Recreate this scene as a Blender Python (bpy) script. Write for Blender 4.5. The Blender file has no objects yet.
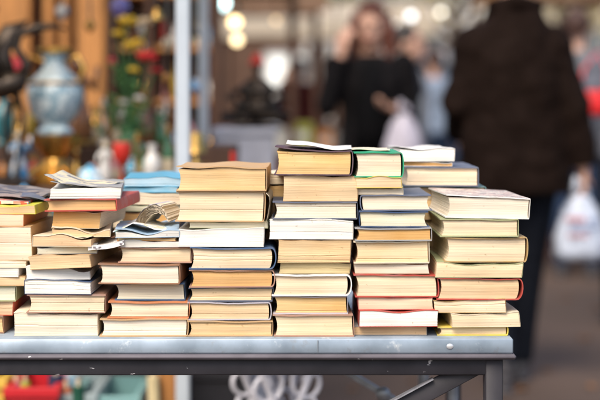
import bpy, math, random
from mathutils import Vector, Matrix, Quaternion, noise as mnoise
random.seed(7)
PI = math.pi
R = math.radians
scn = bpy.context.scene
COL = scn.collection

# ------------------------------------------------------------------ camera model
F = 1417.0          # focal length in photo pixels (85 mm on 36 mm)
CH = 1.15           # camera height
HY = 100.0          # horizon row of the photograph
def sc(Y): return F / Y
def X(px, Y): return (px - 300.0) * Y / F
def Z(py, Y): return CH - (py - HY) * Y / F

# ------------------------------------------------------------------ materials
MATS = {}
def nodes_of(name):
    m = bpy.data.materials.new(name); m.use_nodes = True
    nt = m.node_tree
    return m, nt, nt.nodes['Principled BSDF']
def mat(name, col, rough=0.6, metal=0.0, var=0.25, scale=12.0, bump=0.15, detail=6, col2=None, dist=0.002, emit=None, trans=0.0, stretch=(1, 1, 1), coat=0.0, alpha=None, spec=0.5, contrast=(0.3, 0.7), sheen=0.0):
    if name in MATS: return MATS[name]
    m, nt, b = nodes_of(name); N = nt.nodes; Lk = nt.links
    tc = N.new('ShaderNodeTexCoord'); mp = N.new('ShaderNodeMapping')
    mp.inputs['Scale'].default_value = stretch
    oi = N.new('ShaderNodeObjectInfo'); ml = N.new('ShaderNodeMath'); ml.operation = 'MULTIPLY'; ml.inputs[1].default_value = 37.0
    Lk.new(oi.outputs['Random'], ml.inputs[0])
    cx = N.new('ShaderNodeCombineXYZ'); Lk.new(ml.outputs[0], cx.inputs[0]); Lk.new(ml.outputs[0], cx.inputs[2])
    Lk.new(tc.outputs['Object'], mp.inputs['Vector']); Lk.new(cx.outputs[0], mp.inputs['Location'])
    nz = N.new('ShaderNodeTexNoise'); nz.inputs['Scale'].default_value = scale; nz.inputs['Detail'].default_value = detail
    Lk.new(mp.outputs[0], nz.inputs['Vector'])
    mr = N.new('ShaderNodeMapRange'); mr.inputs[1].default_value = contrast[0]; mr.inputs[2].default_value = contrast[1]
    Lk.new(nz.outputs['Fac'], mr.inputs[0])
    mx = N.new('ShaderNodeMix'); mx.data_type = 'RGBA'
    c2 = col2 if col2 else tuple(c * (1 - var) for c in col)
    mx.inputs[6].default_value = (*c2, 1); mx.inputs[7].default_value = (*col, 1)
    Lk.new(mr.outputs[0], mx.inputs[0]); Lk.new(mx.outputs[2], b.inputs['Base Color'])
    rr = N.new('ShaderNodeMapRange'); rr.inputs[3].default_value = min(1, rough * 1.15); rr.inputs[4].default_value = rough * 0.85
    Lk.new(nz.outputs['Fac'], rr.inputs[0]); Lk.new(rr.outputs[0], b.inputs['Roughness'])
    b.inputs['Metallic'].default_value = metal; b.inputs['Specular IOR Level'].default_value = spec
    if coat: b.inputs['Coat Weight'].default_value = coat
    if sheen: b.inputs['Sheen Weight'].default_value = sheen
    if trans: b.inputs['Transmission Weight'].default_value = trans
    if bump:
        bp = N.new('ShaderNodeBump'); bp.inputs['Strength'].default_value = bump; bp.inputs['Distance'].default_value = dist
        Lk.new(nz.outputs['Fac'], bp.inputs['Height']); Lk.new(bp.outputs[0], b.inputs['Normal'])
    if emit:
        b.inputs['Emission Color'].default_value = (*emit[0], 1); b.inputs['Emission Strength'].default_value = emit[1]
    MATS[name] = m
    return m

def paper(name, col, aged):
    """cut edges of a block of pages: fine leaves along z, uneven ageing"""
    key = 'paper_' + name
    if key in MATS: return MATS[key]
    m, nt, b = nodes_of(key); N = nt.nodes; Lk = nt.links
    tc = N.new('ShaderNodeTexCoord')
    oi = N.new('ShaderNodeObjectInfo'); ml = N.new('ShaderNodeMath'); ml.operation = 'MULTIPLY'; ml.inputs[1].default_value = 53.0
    Lk.new(oi.outputs['Random'], ml.inputs[0])
    cx = N.new('ShaderNodeCombineXYZ')
    for i in range(3): Lk.new(ml.outputs[0], cx.inputs[i])
    def nz(scale, det, st):
        mp = N.new('ShaderNodeMapping'); mp.inputs['Scale'].default_value = st
        Lk.new(tc.outputs['Object'], mp.inputs['Vector']); Lk.new(cx.outputs[0], mp.inputs['Location'])
        n = N.new('ShaderNodeTexNoise'); n.inputs['Scale'].default_value = scale; n.inputs['Detail'].default_value = det
        Lk.new(mp.outputs[0], n.inputs['Vector']); return n
    fine = nz(1.0, 4, (7, 7, 1500)); band = nz(1.0, 3, (9, 9, 230)); blot = nz(11, 6, (1, 1, 1.6)); gapn = nz(1.0, 2, (4, 4, 520)); midn = nz(1.0, 2, (12, 12, 640)); fox = nz(150, 2, (1, 1, 1))
    def mr(n, a, c, lo, hi):
        q = N.new('ShaderNodeMapRange'); q.inputs[1].default_value = a; q.inputs[2].default_value = c
        q.inputs[3].default_value = lo; q.inputs[4].default_value = hi; Lk.new(n.outputs[0], q.inputs[0]); return q
    a = mr(blot, 0.35, 0.7, 0, 0.75)
    mx = N.new('ShaderNodeMix'); mx.data_type = 'RGBA'; mx.inputs[6].default_value = (*col, 1); mx.inputs[7].default_value = (*aged, 1)
    Lk.new(a.outputs[0], mx.inputs[0])
    f1 = mr(fine, 0.3, 0.7, 0.80, 1.08); f2 = mr(band, 0.3, 0.7, 0.95, 1.02)
    mm = N.new('ShaderNodeMath'); mm.operation = 'MULTIPLY'; Lk.new(f1.outputs[0], mm.inputs[0]); Lk.new(f2.outputs[0], mm.inputs[1])
    f3 = mr(midn, .34, .66, .89, 1.03); m3 = N.new('ShaderNodeMath'); m3.operation = 'MULTIPLY'; Lk.new(mm.outputs[0], m3.inputs[0]); Lk.new(f3.outputs[0], m3.inputs[1]); mm = m3
    g1 = mr(gapn, .70, .76, 1, .84); m2 = N.new('ShaderNodeMath'); m2.operation = 'MULTIPLY'; Lk.new(mm.outputs[0], m2.inputs[0]); Lk.new(g1.outputs[0], m2.inputs[1]); mm = m2
    fx = mr(fox, .70, .76, 0, .45); mf = N.new('ShaderNodeMix'); mf.data_type = 'RGBA'; Lk.new(mx.outputs[2], mf.inputs[6]); mf.inputs[7].default_value = (.42, .24, .10, 1); Lk.new(fx.outputs[0], mf.inputs[0]); mx = mf
    hs = N.new('ShaderNodeHueSaturation'); Lk.new(mx.outputs[2], hs.inputs['Color']); Lk.new(mm.outputs[0], hs.inputs['Value'])
    sr = N.new('ShaderNodeMapRange'); sr.inputs[3].default_value = 0.8; sr.inputs[4].default_value = 1.15
    Lk.new(oi.outputs['Random'], sr.inputs[0]); Lk.new(sr.outputs[0], hs.inputs['Saturation'])
    Lk.new(hs.outputs[0], b.inputs['Base Color']); b.inputs['Roughness'].default_value = 0.9
    b.inputs['Specular IOR Level'].default_value = 0.2
    bp = N.new('ShaderNodeBump'); bp.inputs['Strength'].default_value = 0.25; bp.inputs['Distance'].default_value = 0.0005
    Lk.new(mm.outputs[0], bp.inputs['Height']); Lk.new(bp.outputs[0], b.inputs['Normal'])
    MATS[key] = m
    return m

PG = {
 'cream': ((.88, .74, .53), (.82, .60, .37)),
 'pale':  ((.88, .78, .61), (.84, .67, .45)),
 'tan':   ((.84, .62, .34), (.74, .46, .19)),
 'orange':((.80, .53, .28), (.68, .39, .16)),
 'white': ((.90, .88, .82), (.88, .82, .70)),
 'green': ((.80, .78, .58), (.80, .69, .46)),
 'pink':  ((.90, .70, .50), (.86, .62, .40)),
 'bluish': ((.22, .50, .68), (.70, .80, .84)),
 'olive': ((.62, .50, .26), (.52, .38, .16)),
}
CV = {
 'tan': (.56, .36, .18), 'brown': (.30, .15, .08), 'pinkbrown': (.42, .24, .17), 'rust': (.60, .22, .09), 'navy': (.035, .07, .16),
 'blue': (.055, .11, .22), 'paleblue': (.36, .50, .64), 'lilac': (.50, .47, .52), 'white': (.82, .80, .76), 'cream': (.78, .68, .50),
 'grey': (.34, .34, .34), 'black': (.06, .055, .06), 'red': (.46, .07, .05), 'pink': (.80, .22, .18), 'green': (.02, .34, .17),
 'sage': (.36, .38, .20), 'yellow': (.75, .58, .10), 'lime': (.70, .68, .06), 'purple': (.10, .055, .075), 'teal': (.10, .19, .20),
 'orange': (.75, .30, .06), 'cyan': (.10, .42, .62), 'scarlet': (.72, .10, .04), 'slate': (.12, .14, .20), 'ochre': (.46, .31, .13),
}
def page_mat(k): return paper(k, *PG[k])
def cover_mat(k, glossy=False):
    c = CV[k]
    wear = tuple(min(.8, x * .75 + .08) for x in c)
    return mat('cover_' + k + ('_gloss' if glossy else ''), c, rough=.38 if glossy else .62, col2=wear, scale=38, detail=8, bump=.25, dist=.0008, contrast=(.34, .5))

# ------------------------------------------------------------------ mesh builder
class MB:
    def __init__(s): s.v = []; s.f = []; s.m = []; s.cur = 0
    def add(s, vs, fs):
        o = len(s.v); s.v += [tuple(p) for p in vs]
        s.f += [tuple(i + o for i in f) for f in fs]; s.m += [s.cur] * len(fs)
    def box(s, c, d, M=None, bev=0.0):
        x, y, z = d[0] / 2, d[1] / 2, d[2] / 2
        if bev <= 0:
            vs = [Vector((i * x, j * y, k * z)) for i in (-1, 1) for j in (-1, 1) for k in (-1, 1)]
            fs = [(0, 1, 3, 2), (4, 6, 7, 5), (0, 4, 5, 1), (2, 3, 7, 6), (0, 2, 6, 4), (1, 5, 7, 3)]
        else:
            bev = min(bev, x * .9, y * .9, z * .9)
            vs = []; idx = {}
            for i in (-1, 1):
                for j in (-1, 1):
                    for k in (-1, 1):
                        for a, o in enumerate(((0, 1, 1), (1, 0, 1), (1, 1, 0))):
                            idx[i, j, k, a] = len(vs)
                            vs.append(Vector((i * (x - bev * o[0]), j * (y - bev * o[1]), k * (z - bev * o[2]))))
            fs = []
            for a in range(3):
                b, c2 = (a + 1) % 3, (a + 2) % 3
                for sg in (-1, 1):
                    q = []
                    for (p, r) in ((-1, -1), (1, -1), (1, 1), (-1, 1)):
                        t = [0, 0, 0]; t[a] = sg; t[b] = p; t[c2] = r; q.append(idx[(*t, a)])
                    fs.append(tuple(q if sg > 0 else q[::-1]))
            for a in range(3):
                b, c2 = (a + 1) % 3, (a + 2) % 3
                for p in (-1, 1):
                    for r in (-1, 1):
                        t0 = [0, 0, 0]; t1 = [0, 0, 0]
                        t0[a] = -1; t1[a] = 1
                        for t in (t0, t1): t[b] = p; t[c2] = r
                        fs.append((idx[(*t0, b)], idx[(*t1, b)], idx[(*t1, c2)], idx[(*t0, c2)]))
            for i in (-1, 1):
                for j in (-1, 1):
                    for k in (-1, 1): fs.append(tuple(idx[i, j, k, a] for a in range(3)))
        c = Vector(c)
        s.add([(M @ p if M else p) + c for p in vs], fs)
    def bar(s, a, b, w, h, up=(0, 0, 1), bev=0.0):
        a = Vector(a); b = Vector(b); d = b - a; ln = d.length; d.normalize()
        u = Vector(up); sx = d.cross(u)
        if sx.length < 1e-4: sx = d.cross(Vector((1, 0, 0)))
        sx.normalize(); u = sx.cross(d)
        M = Matrix((sx, d, u)).transposed()
        s.box((a + b) / 2, (w, ln, h), M, bev)
    def tube(s, pts, rad, n=10, cap=True, sq=1.0):
        pts = [Vector(p) for p in pts]
        if not hasattr(rad, '__len__'): rad = [rad] * len(pts)
        vs = []; fs = []; up = None
        for i, p in enumerate(pts):
            d = (pts[min(i + 1, len(pts) - 1)] - pts[max(i - 1, 0)]).normalized()
            if up is None:
                up = Vector((0, 0, 1)) if abs(d.z) < .9 else Vector((0, 1, 0))
            sx = d.cross(up).normalized(); up = sx.cross(d).normalized()
            for k in range(n):
                a = 2 * PI * k / n
                vs.append(p + (sx * math.cos(a) + up * math.sin(a) * sq) * rad[i])
        for i in range(len(pts) - 1):
            for k in range(n):
                k2 = (k + 1) % n
                fs.append((i * n + k, i * n + k2, (i + 1) * n + k2, (i + 1) * n + k))
        if cap:
            fs.append(tuple(range(n))[::-1]); fs.append(tuple((len(pts) - 1) * n + k for k in range(n)))
        s.add(vs, fs)
    def lathe(s, prof, c=(0, 0, 0), n=24, sx=1.0, sy=1.0):
        c = Vector(c); vs = []; fs = []
        for r, z in prof:
            for k in range(n):
                a = 2 * PI * k / n; vs.append(c + Vector((r * math.cos(a) * sx, r * math.sin(a) * sy, z)))
        for i in range(len(prof) - 1):
            for k in range(n):
                k2 = (k + 1) % n; fs.append((i * n + k, i * n + k2, (i + 1) * n + k2, (i + 1) * n + k))
        if prof[0][0] > 1e-5: fs.append(tuple(range(n))[::-1])
        if prof[-1][0] > 1e-5: fs.append(tuple((len(prof) - 1) * n + k for k in range(n)))
        s.add(vs, fs)
    def loft(s, rings, n=22, pw=2.0):
        """rings: (cx, cy, cz, rx, ry)"""
        vs = []; fs = []
        for (cx, cy, cz, rx, ry) in rings:
            for k in range(n):
                a = 2 * PI * k / n; ca, sa = math.cos(a), math.sin(a)
                e = 2.0 / pw
                vs.append((cx + rx * math.copysign(abs(ca) ** e, ca), cy + ry * math.copysign(abs(sa) ** e, sa), cz))
        for i in range(len(rings) - 1):
            for k in range(n):
                k2 = (k + 1) % n; fs.append((i * n + k, i * n + k2, (i + 1) * n + k2, (i + 1) * n + k))
        fs.append(tuple(range(n))[::-1]); fs.append(tuple((len(rings) - 1) * n + k for k in range(n)))
        s.add(vs, fs)
    def ball(s, c, r, n=16, m=10, M=None):
        if not hasattr(r, '__len__'): r = (r, r, r)
        c = Vector(c); vs = []; fs = []
        vs.append(Vector((0, 0, -r[2])))
        for i in range(1, m):
            t = -PI / 2 + PI * i / m
            for k in range(n):
                a = 2 * PI * k / n
                vs.append(Vector((r[0] * math.cos(t) * math.cos(a), r[1] * math.cos(t) * math.sin(a), r[2] * math.sin(t))))
        vs.append(Vector((0, 0, r[2])))
        for k in range(n): fs.append((0, 1 + (k + 1) % n, 1 + k))
        for i in range(m - 2):
            for k in range(n):
                k2 = (k + 1) % n; a = 1 + i * n
                fs.append((a + k, a + k2, a + n + k2, a + n + k))
        l = len(vs) - 1; a = 1 + (m - 2) * n
        for k in range(n): fs.append((a + k, a + (k + 1) % n, l))
        s.add([(M @ p if M else p) + c for p in vs], fs)
    def grid(s, P):
        """P: rows of points, open sheet"""
        h, w = len(P), len(P[0])
        s.add([p for r in P for p in r], [(i * w + j, i * w + j + 1, (i + 1) * w + j + 1, (i + 1) * w + j) for i in range(h - 1) for j in range(w - 1)])
    def build(s, name, m, parent=None, smooth=35, mods=None):
        me = bpy.data.meshes.new(name); me.from_pydata(s.v, [], s.f); me.update()
        ms = m if isinstance(m, (list, tuple)) else [m]
        for x in ms: me.materials.append(x)
        if len(ms) > 1: me.polygons.foreach_set('material_index', s.m)
        if smooth:
            me.shade_smooth()
            if smooth < 180: me.set_sharp_from_angle(angle=R(smooth))
        o = bpy.data.objects.new(name, me); COL.objects.link(o)
        if parent: o.parent = parent
        return o

def thing(name, label, cat, loc=(0, 0, 0), rz=0.0, group=None):
    o = bpy.data.objects.new(name, None); COL.objects.link(o); o.empty_display_size = .05
    o.location = loc; o.rotation_euler = (0, 0, rz); o['label'] = label; o['category'] = cat
    if group: o['group'] = group
    return o
def tag(o, label, cat, group=None):
    o['label'] = label; o['category'] = cat
    if group: o['group'] = group
    return o

# ------------------------------------------------------------------ world, light, camera
w = bpy.data.worlds.new('World'); scn.world = w; w.use_nodes = True
nt = w.node_tree; bg = nt.nodes['Background']
sky = nt.nodes.new('ShaderNodeTexSky'); sky.sky_type = 'NISHITA'; sky.sun_disc = False
SUN_EL, SUN_AZ = R(50), R(202)      # azimuth clockwise from +Y: from behind the camera, a little to its left
sky.sun_elevation = SUN_EL; sky.sun_rotation = SUN_AZ; sky.air_density = 1.0; sky.dust_density = 3.0; sky.ozone_density = 0.6
nt.links.new(sky.outputs[0], bg.inputs[0]); bg.inputs[1].default_value = 0.15
sl = bpy.data.lights.new('sun', 'SUN'); sl.energy = 2.1; sl.angle = R(32); sl.color = (1, .90, .76)
so = bpy.data.objects.new('sun', sl); COL.objects.link(so)
sd = Vector((math.sin(SUN_AZ) * math.cos(SUN_EL), math.cos(SUN_AZ) * math.cos(SUN_EL), math.sin(SUN_EL)))
so.rotation_euler = sd.to_track_quat('Z', 'Y').to_euler(); so.location = sd * 30

cd = bpy.data.cameras.new('camera'); cam = bpy.data.objects.new('camera', cd); COL.objects.link(cam); scn.camera = cam
cd.lens = 85; cd.sensor_width = 36; cd.sensor_fit = 'HORIZONTAL'; cd.clip_end = 400; cd.clip_start = .05
cam.location = (0, 0, CH); cam.rotation_euler = (R(90), 0, 0)
cd.shift_y = -(200 - HY) / 600.0
cd.dof.use_dof = True; cd.dof.focus_distance = 2.225; cd.dof.aperture_fstop = 2.5; cd.dof.aperture_blades = 0
scn.view_settings.view_transform = 'Standard'; scn.view_settings.look = 'None'
scn.view_settings.gamma = 1; scn.view_settings.use_curve_mapping = False
scn.view_settings.exposure = 0.56
scn.cycles.use_denoising = True
scn.cycles.max_bounces = 8
scn.cycles.sample_clamp_indirect = 6
scn.cycles.caustics_reflective = False; scn.cycles.caustics_refractive = False

# ------------------------------------------------------------------ books
BOOKS = 'second-hand books piled on the table'
def book(x0, x1, yt, yb, Y, z, kind, spine, cov, page, label, L=.19, yaw=0, roll=0, lift=0, wob=None, gloss=False, back=False, name=None):
    s = sc(Y); wd = (x1 - x0) / s; t = (yb - yt) / s - .0003
    hard = kind == 'h'
    ct = min(.0019 if hard else .0008, t * .2)
    ov = .0032 if hard else .0004
    rnd = random.Random(label)
    B = (min(.010, t * .34) if 'round' in label else min(.006, t * .22) * rnd.choice((.12, .2, .5, .8, 1))) if hard else .0006
    if wob is None: wob = .0006 if hard else .0014
    ph = rnd.uniform(0, 6); ph2 = rnd.uniform(0, 6)
    shear = rnd.uniform(-.003, .003) * (1 if hard else 1.3) * min(1, t / .03); sagx = rnd.uniform(.2, .8); sag = rnd.uniform(.0, .0012) if t > .02 else 0
    xc = (X(x0, Y) + X(x1, Y)) / 2
    root = thing(name or ('hardback_book' if hard else 'paperback_book'), label, 'book', (xc, Y + L / 2, z), R(yaw), BOOKS)
    root.rotation_euler = (0, R(roll), R(yaw))
    def warp(u, y, zz, cover_top=False):
        v = zz / t
        dz = wob * v * (math.sin(u / wd * 5 + ph) + .6 * math.sin(u / wd * 11 + ph2) + .5 * math.sin(y / L * 6 + ph)) * (1 if hard else 1.2)
        if lift and cover_top:
            q = max(0, 1 - u / wd); dz += lift * q ** 2 * (0.35 + .65 * max(0, min(1, .5 - y / L)))
        dz += .00025 * math.sin(u * 310 + ph) * math.sin(y * 90 + ph2) * v
        dz -= sag * v * math.sin(PI * min(1, max(0, u / wd)))
        return (spine * (u - wd / 2 + shear * (v - .5)), y + (.0012 * math.sin(u * 60 + ph2) * (1 if not hard else .5)) * v, zz + dz)
    # pages
    n1 = max(5, int(t / .0011)); nu = 12
    pz0, pz1 = ct + .0001, t - ct - .0001
    gap = B * .45 if hard else 0
    def ur(v):
        uf = ov + (.0035 if hard else .0006) * (1 - (2 * v - 1) ** 2)
        us = wd - B - (ct if not hard else .0012) + (B - gap - ct * .6) * math.sqrt(max(0, 1 - (2 * v - 1) ** 2)) if hard else wd - ct - .0002
        return uf, us
    jit = [rnd.uniform(-1, 1) * .00025 for _ in range(n1 + 1)]
    jy = [(.0009 if rnd.random() < .03 else 0) + .0005 * math.sin(j * .22 + ph) + rnd.uniform(0, .00012) for j in range(n1 + 1)]
    g = MB(); NY = 5
    def yy(k): return -L / 2 + ov + (L - 2 * ov) * k / NY
    for k, rev in ((0, 0), (NY, 1)):
        P = []
        for j in range(n1 + 1):
            v = j / n1; uf, us = ur(v); uf += jit[j]
            row = []
            for i in range(nu + 1):
                u = uf + (us - uf) * i / nu
                row.append(warp(u, yy(k) + (jy[j] if k == 0 else 0), pz0 + (pz1 - pz0) * v))
            P.append(row)
        g.grid(P)
    loop = lambda k: ([warp(ur(0)[0] + jit[0] + (ur(0)[1] - ur(0)[0] - jit[0]) * i / nu, yy(k) + (jy[0] if k == 0 else 0), pz0) for i in range(nu)] +
                      [warp(ur(j / n1)[1], yy(k) + (jy[j] if k == 0 else 0), pz0 + (pz1 - pz0) * j / n1) for j in range(n1)] +
                      [warp(ur(1)[0] + jit[-1] + (ur(1)[1] - ur(1)[0] - jit[-1]) * i / nu, yy(k) + (jy[-1] if k == 0 else 0), pz1) for i in range(nu, 0, -1)] +
                      [warp(ur(j / n1)[0] + jit[j], yy(k) + (jy[j] if k == 0 else 0), pz0 + (pz1 - pz0) * j / n1) for j in range(n1, 0, -1)])
    rows = [loop(k) for k in range(NY + 1)]
    rows = [r + [r[0]] for r in rows]
    g.grid(rows)
    g.build('pages', page_mat(page), root, smooth=0)
    # cover: boards + spine as one shell
    out = []; inn = []
    nb = 12; na = 10
    for i in range(nb + 1):
        u = (wd - B) * i / nb; out.append((u, 0, 0)); inn.append((u, ct, 0))
    for i in range(1, na):
        a = -PI / 2 + PI * i / na
        e = .62 if not hard else .8
        cu = math.copysign(abs(math.cos(a)) ** e, math.cos(a)); cz = math.sin(a)
        out.append((wd - B + B * cu, t / 2 + t / 2 * cz, 1 if cz > 0 else 0))
        inn.append((wd - B + max(.0001, (B - (ct if not hard else .0016))) * cu, t / 2 + (t / 2 - ct) * cz, 1 if cz > 0 else 0))
    for i in range(nb, -1, -1):
        u = (wd - B) * i / nb; out.append((u, t, 1)); inn.append((u, t - ct, 1))
    m = MB(); N = len(out)
    def cy(k): return -L / 2 + L * k / NY
    O = [[warp(u, cy(k), zz, tp) for (u, zz, tp) in out] for k in range(NY + 1)]
    I = [[warp(u, cy(k), zz, tp) for (u, zz, tp) in inn] for k in range(NY + 1)]
    m.grid(O); m.grid([r[::-1] for r in I])
    m.grid([O[0], I[0]]); m.grid([O[-1], I[-1]])
    m.grid([[O[k][0] for k in range(NY + 1)], [I[k][0] for k in range(NY + 1)]])
    m.grid([[O[k][-1] for k in range(NY + 1)], [I[k][-1] for k in range(NY + 1)]])
    cm = cover_mat(cov, gloss) if cov in CV else page_mat(cov)
    m.build('cover', cm, root, smooth=40)
    return root, z + t + .0003

ORD = ['', 'lowest', 'second', 'third', 'fourth', 'fifth', 'sixth', 'seventh', 'eighth', 'ninth', 'tenth', 'eleventh', 'twelfth']
TABLE_Z = Z(338.5, 2.2)
def stack(where, Y0, rows, z=None, depth=.19):
    """rows from the bottom up: x0, x1, ytop, ybot, kind, spine, cover, pages, look, opts"""
    z = TABLE_Z if z is None else z
    roots = []
    for i, r in enumerate(rows):
        x0, x1, yt, yb, kind, sp, cov, pg, look = r[:9]; op = dict(r[9]) if len(r) > 9 else {}
        rnd = random.Random(look + where)
        dy = op.pop('dy', rnd.uniform(0, .012))
        o = dict(L=depth * rnd.uniform(.92, 1.08), yaw=rnd.uniform(-1.4, 1.4), roll=rnd.uniform(-.25, .25)); o.update(op)
        n = i + 1
        pos = ('topmost' if n == len(rows) else ('lowest' if n == 1 else ORD[n] + ' from bottom'))
        lab = f'{look}, {pos} of the {where}'
        rt, z = book(x0, x1, yt, yb, Y0 + dy, z, kind, sp, cov, pg, lab, **o)
        roots.append(rt)
    return z, roots

YF = 2.214
# far left stack, cut by the frame
zA, _ = stack('far left stack', YF + .03, [
 (-88, 5, 321.5, 339, 'h', 1, 'brown', 'tan', 'brown hardback with tan pages'),
 (-82, 13, 307, 321, 'p', 1, 'scarlet', 'orange', 'scarlet paperback', dict(L=.2)),
 (-80, 15, 291, 307, 'h', 1, 'sage', 'green', 'green-spined hardback with greenish pages'),
 (-72, 23, 281, 290, 'p', 1, 'tan', 'tan', 'thin tan paperback', dict(yaw=2)),
 (-74, 21, 272, 281, 'p', 1, 'white', 'white', 'white floppy booklet', dict(yaw=-2, wob=.0025)),
 (-66, 26, 264.5, 272, 'p', -1, 'cream', 'pale', 'slim cream booklet'),
 (-64, 33, 230, 264, 'p', 1, 'tan', 'pink', 'thick pinkish volume', dict(yaw=-1)),
 (-70, 25, 218, 230, 'p', 1, 'rust', 'pink', 'rust-sided paperback', dict(yaw=-1, L=.2)),
 (-56, 39, 208.5, 218, 'p', 1, 'lime', 'tan', 'lime-covered book', dict(yaw=-3, L=.2, gloss=True)),
])
zB, _ = stack('second stack from left', YF, [
 (13, 97, 316, 339, 'p', 1, 'pale', 'pale', 'bulky paperback with bare cream pages'),
 (26, 105, 297, 316, 'h', 1, 'pinkbrown', 'cream', 'pinkish-brown hardback', dict(yaw=.5)),
 (25, 92, 283, 297, 'p', -1, 'navy', 'white', 'white-paged paperback over a navy cover', dict(yaw=-1)),
 (23, 87, 271, 283, 'p', 1, 'white', 'white', 'bowed white paperback', dict(wob=.0035, yaw=3)),
 (35, 98, 257, 271, 'p', 1, 'tan', 'tan', 'plain tan paperback lying askew', dict(roll=-3, yaw=-6, dy=.0)),
 (32, 92, 249, 257, 'p', 1, 'grey', 'green', 'thin grey-green magazine', dict(yaw=5, wob=.002)),
 (36, 96, 240, 249, 'p', -1, 'cream', 'orange', 'splayed orange-tan paperback', dict(yaw=-4, wob=.003, lift=.004)),
 (46, 104, 232, 240, 'p', 1, 'cream', 'tan', 'slim dog-eared tan booklet', dict(yaw=6, wob=.003, lift=.004)),
 (57, 106, 214, 232, 'p', 1, 'pale', 'orange', 'small manila paperback with cream cover', dict(yaw=-5, dy=.02)),
 (48, 122, 201.5, 214, 'h', 1, 'red', 'orange', 'red-spined hardback', dict(yaw=-4, roll=-1)),
 (43, 114, 190, 201, 'p', 1, 'grey', 'white', 'thick white magazine with curling grey cover', dict(yaw=6, lift=.012, L=.21, wob=.001)),
])
zC, _ = stack('third stack from left', YF, [
 (99, 188, 321, 339, 'h', 1, 'tan', 'pale', 'tan hardback with cream pages'),
 (107, 189, 304, 321, 'h', 1, 'rust', 'cream', 'rust-orange hardback', dict(yaw=.5)),
 (114, 185, 286.5, 304, 'h', 1, 'blue', 'green', 'blue hardback with greenish pages', dict(dy=.014)),
 (101, 184, 266, 286.5, 'h', 1, 'brown', 'pale', 'brown hardback with pale pages', dict(yaw=-3, dy=0)),
 (117, 191, 250, 266, 'h', 1, 'pinkbrown', 'cream', 'tawny hardback', dict(yaw=1)),
 (118, 177, 244, 250, 'p', -1, 'white', 'white', 'thin white booklet', dict(yaw=2)),
 (120, 179, 240, 244, 'p', -1, 'orange', 'tan', 'very thin orange-tan booklet', dict(yaw=-3)),
 (110, 174, 234, 240, 'p', 1, 'paleblue', 'white', 'floppy white magazine with pale blue print', dict(yaw=5, wob=.003, lift=.006)),
])
zD, _ = stack('fourth stack from left', YF, [
 (186, 272, 323, 339, 'h', 1, 'tan', 'tan', 'tan hardback'),
 (187, 271, 304.5, 323, 'h', 1, 'lilac', 'tan', 'pale lilac hardback', dict(gloss=True)),
 (187, 272, 290, 304.5, 'h', 1, 'slate', 'tan', 'slate-grey hardback'),
 (188, 274, 272, 290, 'h', 1, 'pinkbrown', 'orange', 'pinkish-brown hardback with orange pages'),
 (189, 276, 249.5, 272, 'h', 1, 'blue', 'cream', 'blue hardback with round spine', dict(yaw=.3)),
 (178, 264, 231.5, 249.5, 'p', 1, 'white', 'white', 'clean white-paged paperback'),
 (190, 269, 224.5, 231.5, 'p', 1, 'sage', 'green', 'slim sage green booklet', dict(dy=.015)),
 (176, 266, 193.5, 224.5, 'h', 1, 'tan', 'pale', 'very thick cream-paged hardback', dict(yaw=-.5)),
 (177, 268, 170, 193.5, 'h', 1, 'tan', 'tan', 'light brown hardback with bowed board', dict(wob=.0016, lift=.003, yaw=-1)),
])
zE, _ = stack('fifth stack from left', YF, [
 (272, 353, 317, 339, 'h', 1, 'pinkbrown', 'cream', 'dusky pink hardback'),
 (273, 348, 298.5, 317, 'h', 1, 'lilac', 'tan', 'lilac-white hardback with tan pages'),
 (273, 353, 277, 298.5, 'h', 1, 'white', 'cream', 'white hardback with round spine'),
 (279, 350, 265, 276.5, 'p', 1, 'olive', 'olive', 'dull olive-tan paperback', dict(dy=.014)),
 (277, 350, 241.5, 265, 'p', 1, 'tan', 'tan', 'thick plain tan paperback', dict(dy=.008)),
 (270, 354, 221.5, 241.5, 'p', 1, 'white', 'white', 'bright white-paged paperback', dict(yaw=-.6)),
 (272, 357, 203.5, 221.5, 'h', 1, 'slate', 'pale', 'slate-edged hardback with pale pages'),
 (283, 358, 177.5, 203.5, 'p', 1, 'tan', 'tan', 'chunky golden-paged paperback'),
 (275, 354, 152, 177.5, 'h', 1, 'purple', 'tan', 'dark purple-brown hardback', dict(lift=.006, yaw=-.6)),
])
zF, _ = stack('sixth stack from left', YF, [
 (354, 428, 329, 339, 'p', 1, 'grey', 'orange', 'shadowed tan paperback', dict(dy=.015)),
 (358, 437, 312.5, 329, 'p', -1, 'red', 'white', 'red-backed paperback with white pages', dict(yaw=1, dy=0)),
 (358, 433, 300, 312.5, 'p', -1, 'pink', 'pink', 'coral pink paperback'),
 (353, 438, 277, 300, 'h', 1, 'red', 'cream', 'dark red hardback'),
 (355, 430, 266, 277, 'p', -1, 'brown', 'pale', 'brown-backed paperback', dict(yaw=-1)),
 (353, 429, 243.5, 266, 'h', 1, 'cream', 'cream', 'cream hardback with bowed pages', dict(wob=.001)),
 (354, 431, 230, 243.5, 'h', 1, 'grey', 'orange', 'grey hardback with orange pages', dict(yaw=1)),
 (358, 428, 213.5, 230, 'h', -1, 'navy', 'green', 'navy hardback with greenish pages'),
 (359, 431, 197.5, 213.5, 'h', -1, 'slate', 'pale', 'charcoal hardback with pale pages', dict(yaw=.8)),
 (357, 404, 190.5, 197.5, 'p', 1, 'cream', 'pale', 'slim cream pocket book', dict(L=.15)),
 (356, 402, 180, 190.5, 'p', 1, 'yellow', 'tan', 'yellow pocket paperback', dict(L=.15)),
 (353, 403, 154.5, 180, 'h', 1, 'green', 'cream', 'emerald green pocket hardback', dict(L=.15, dy=.006)),
])
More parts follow.
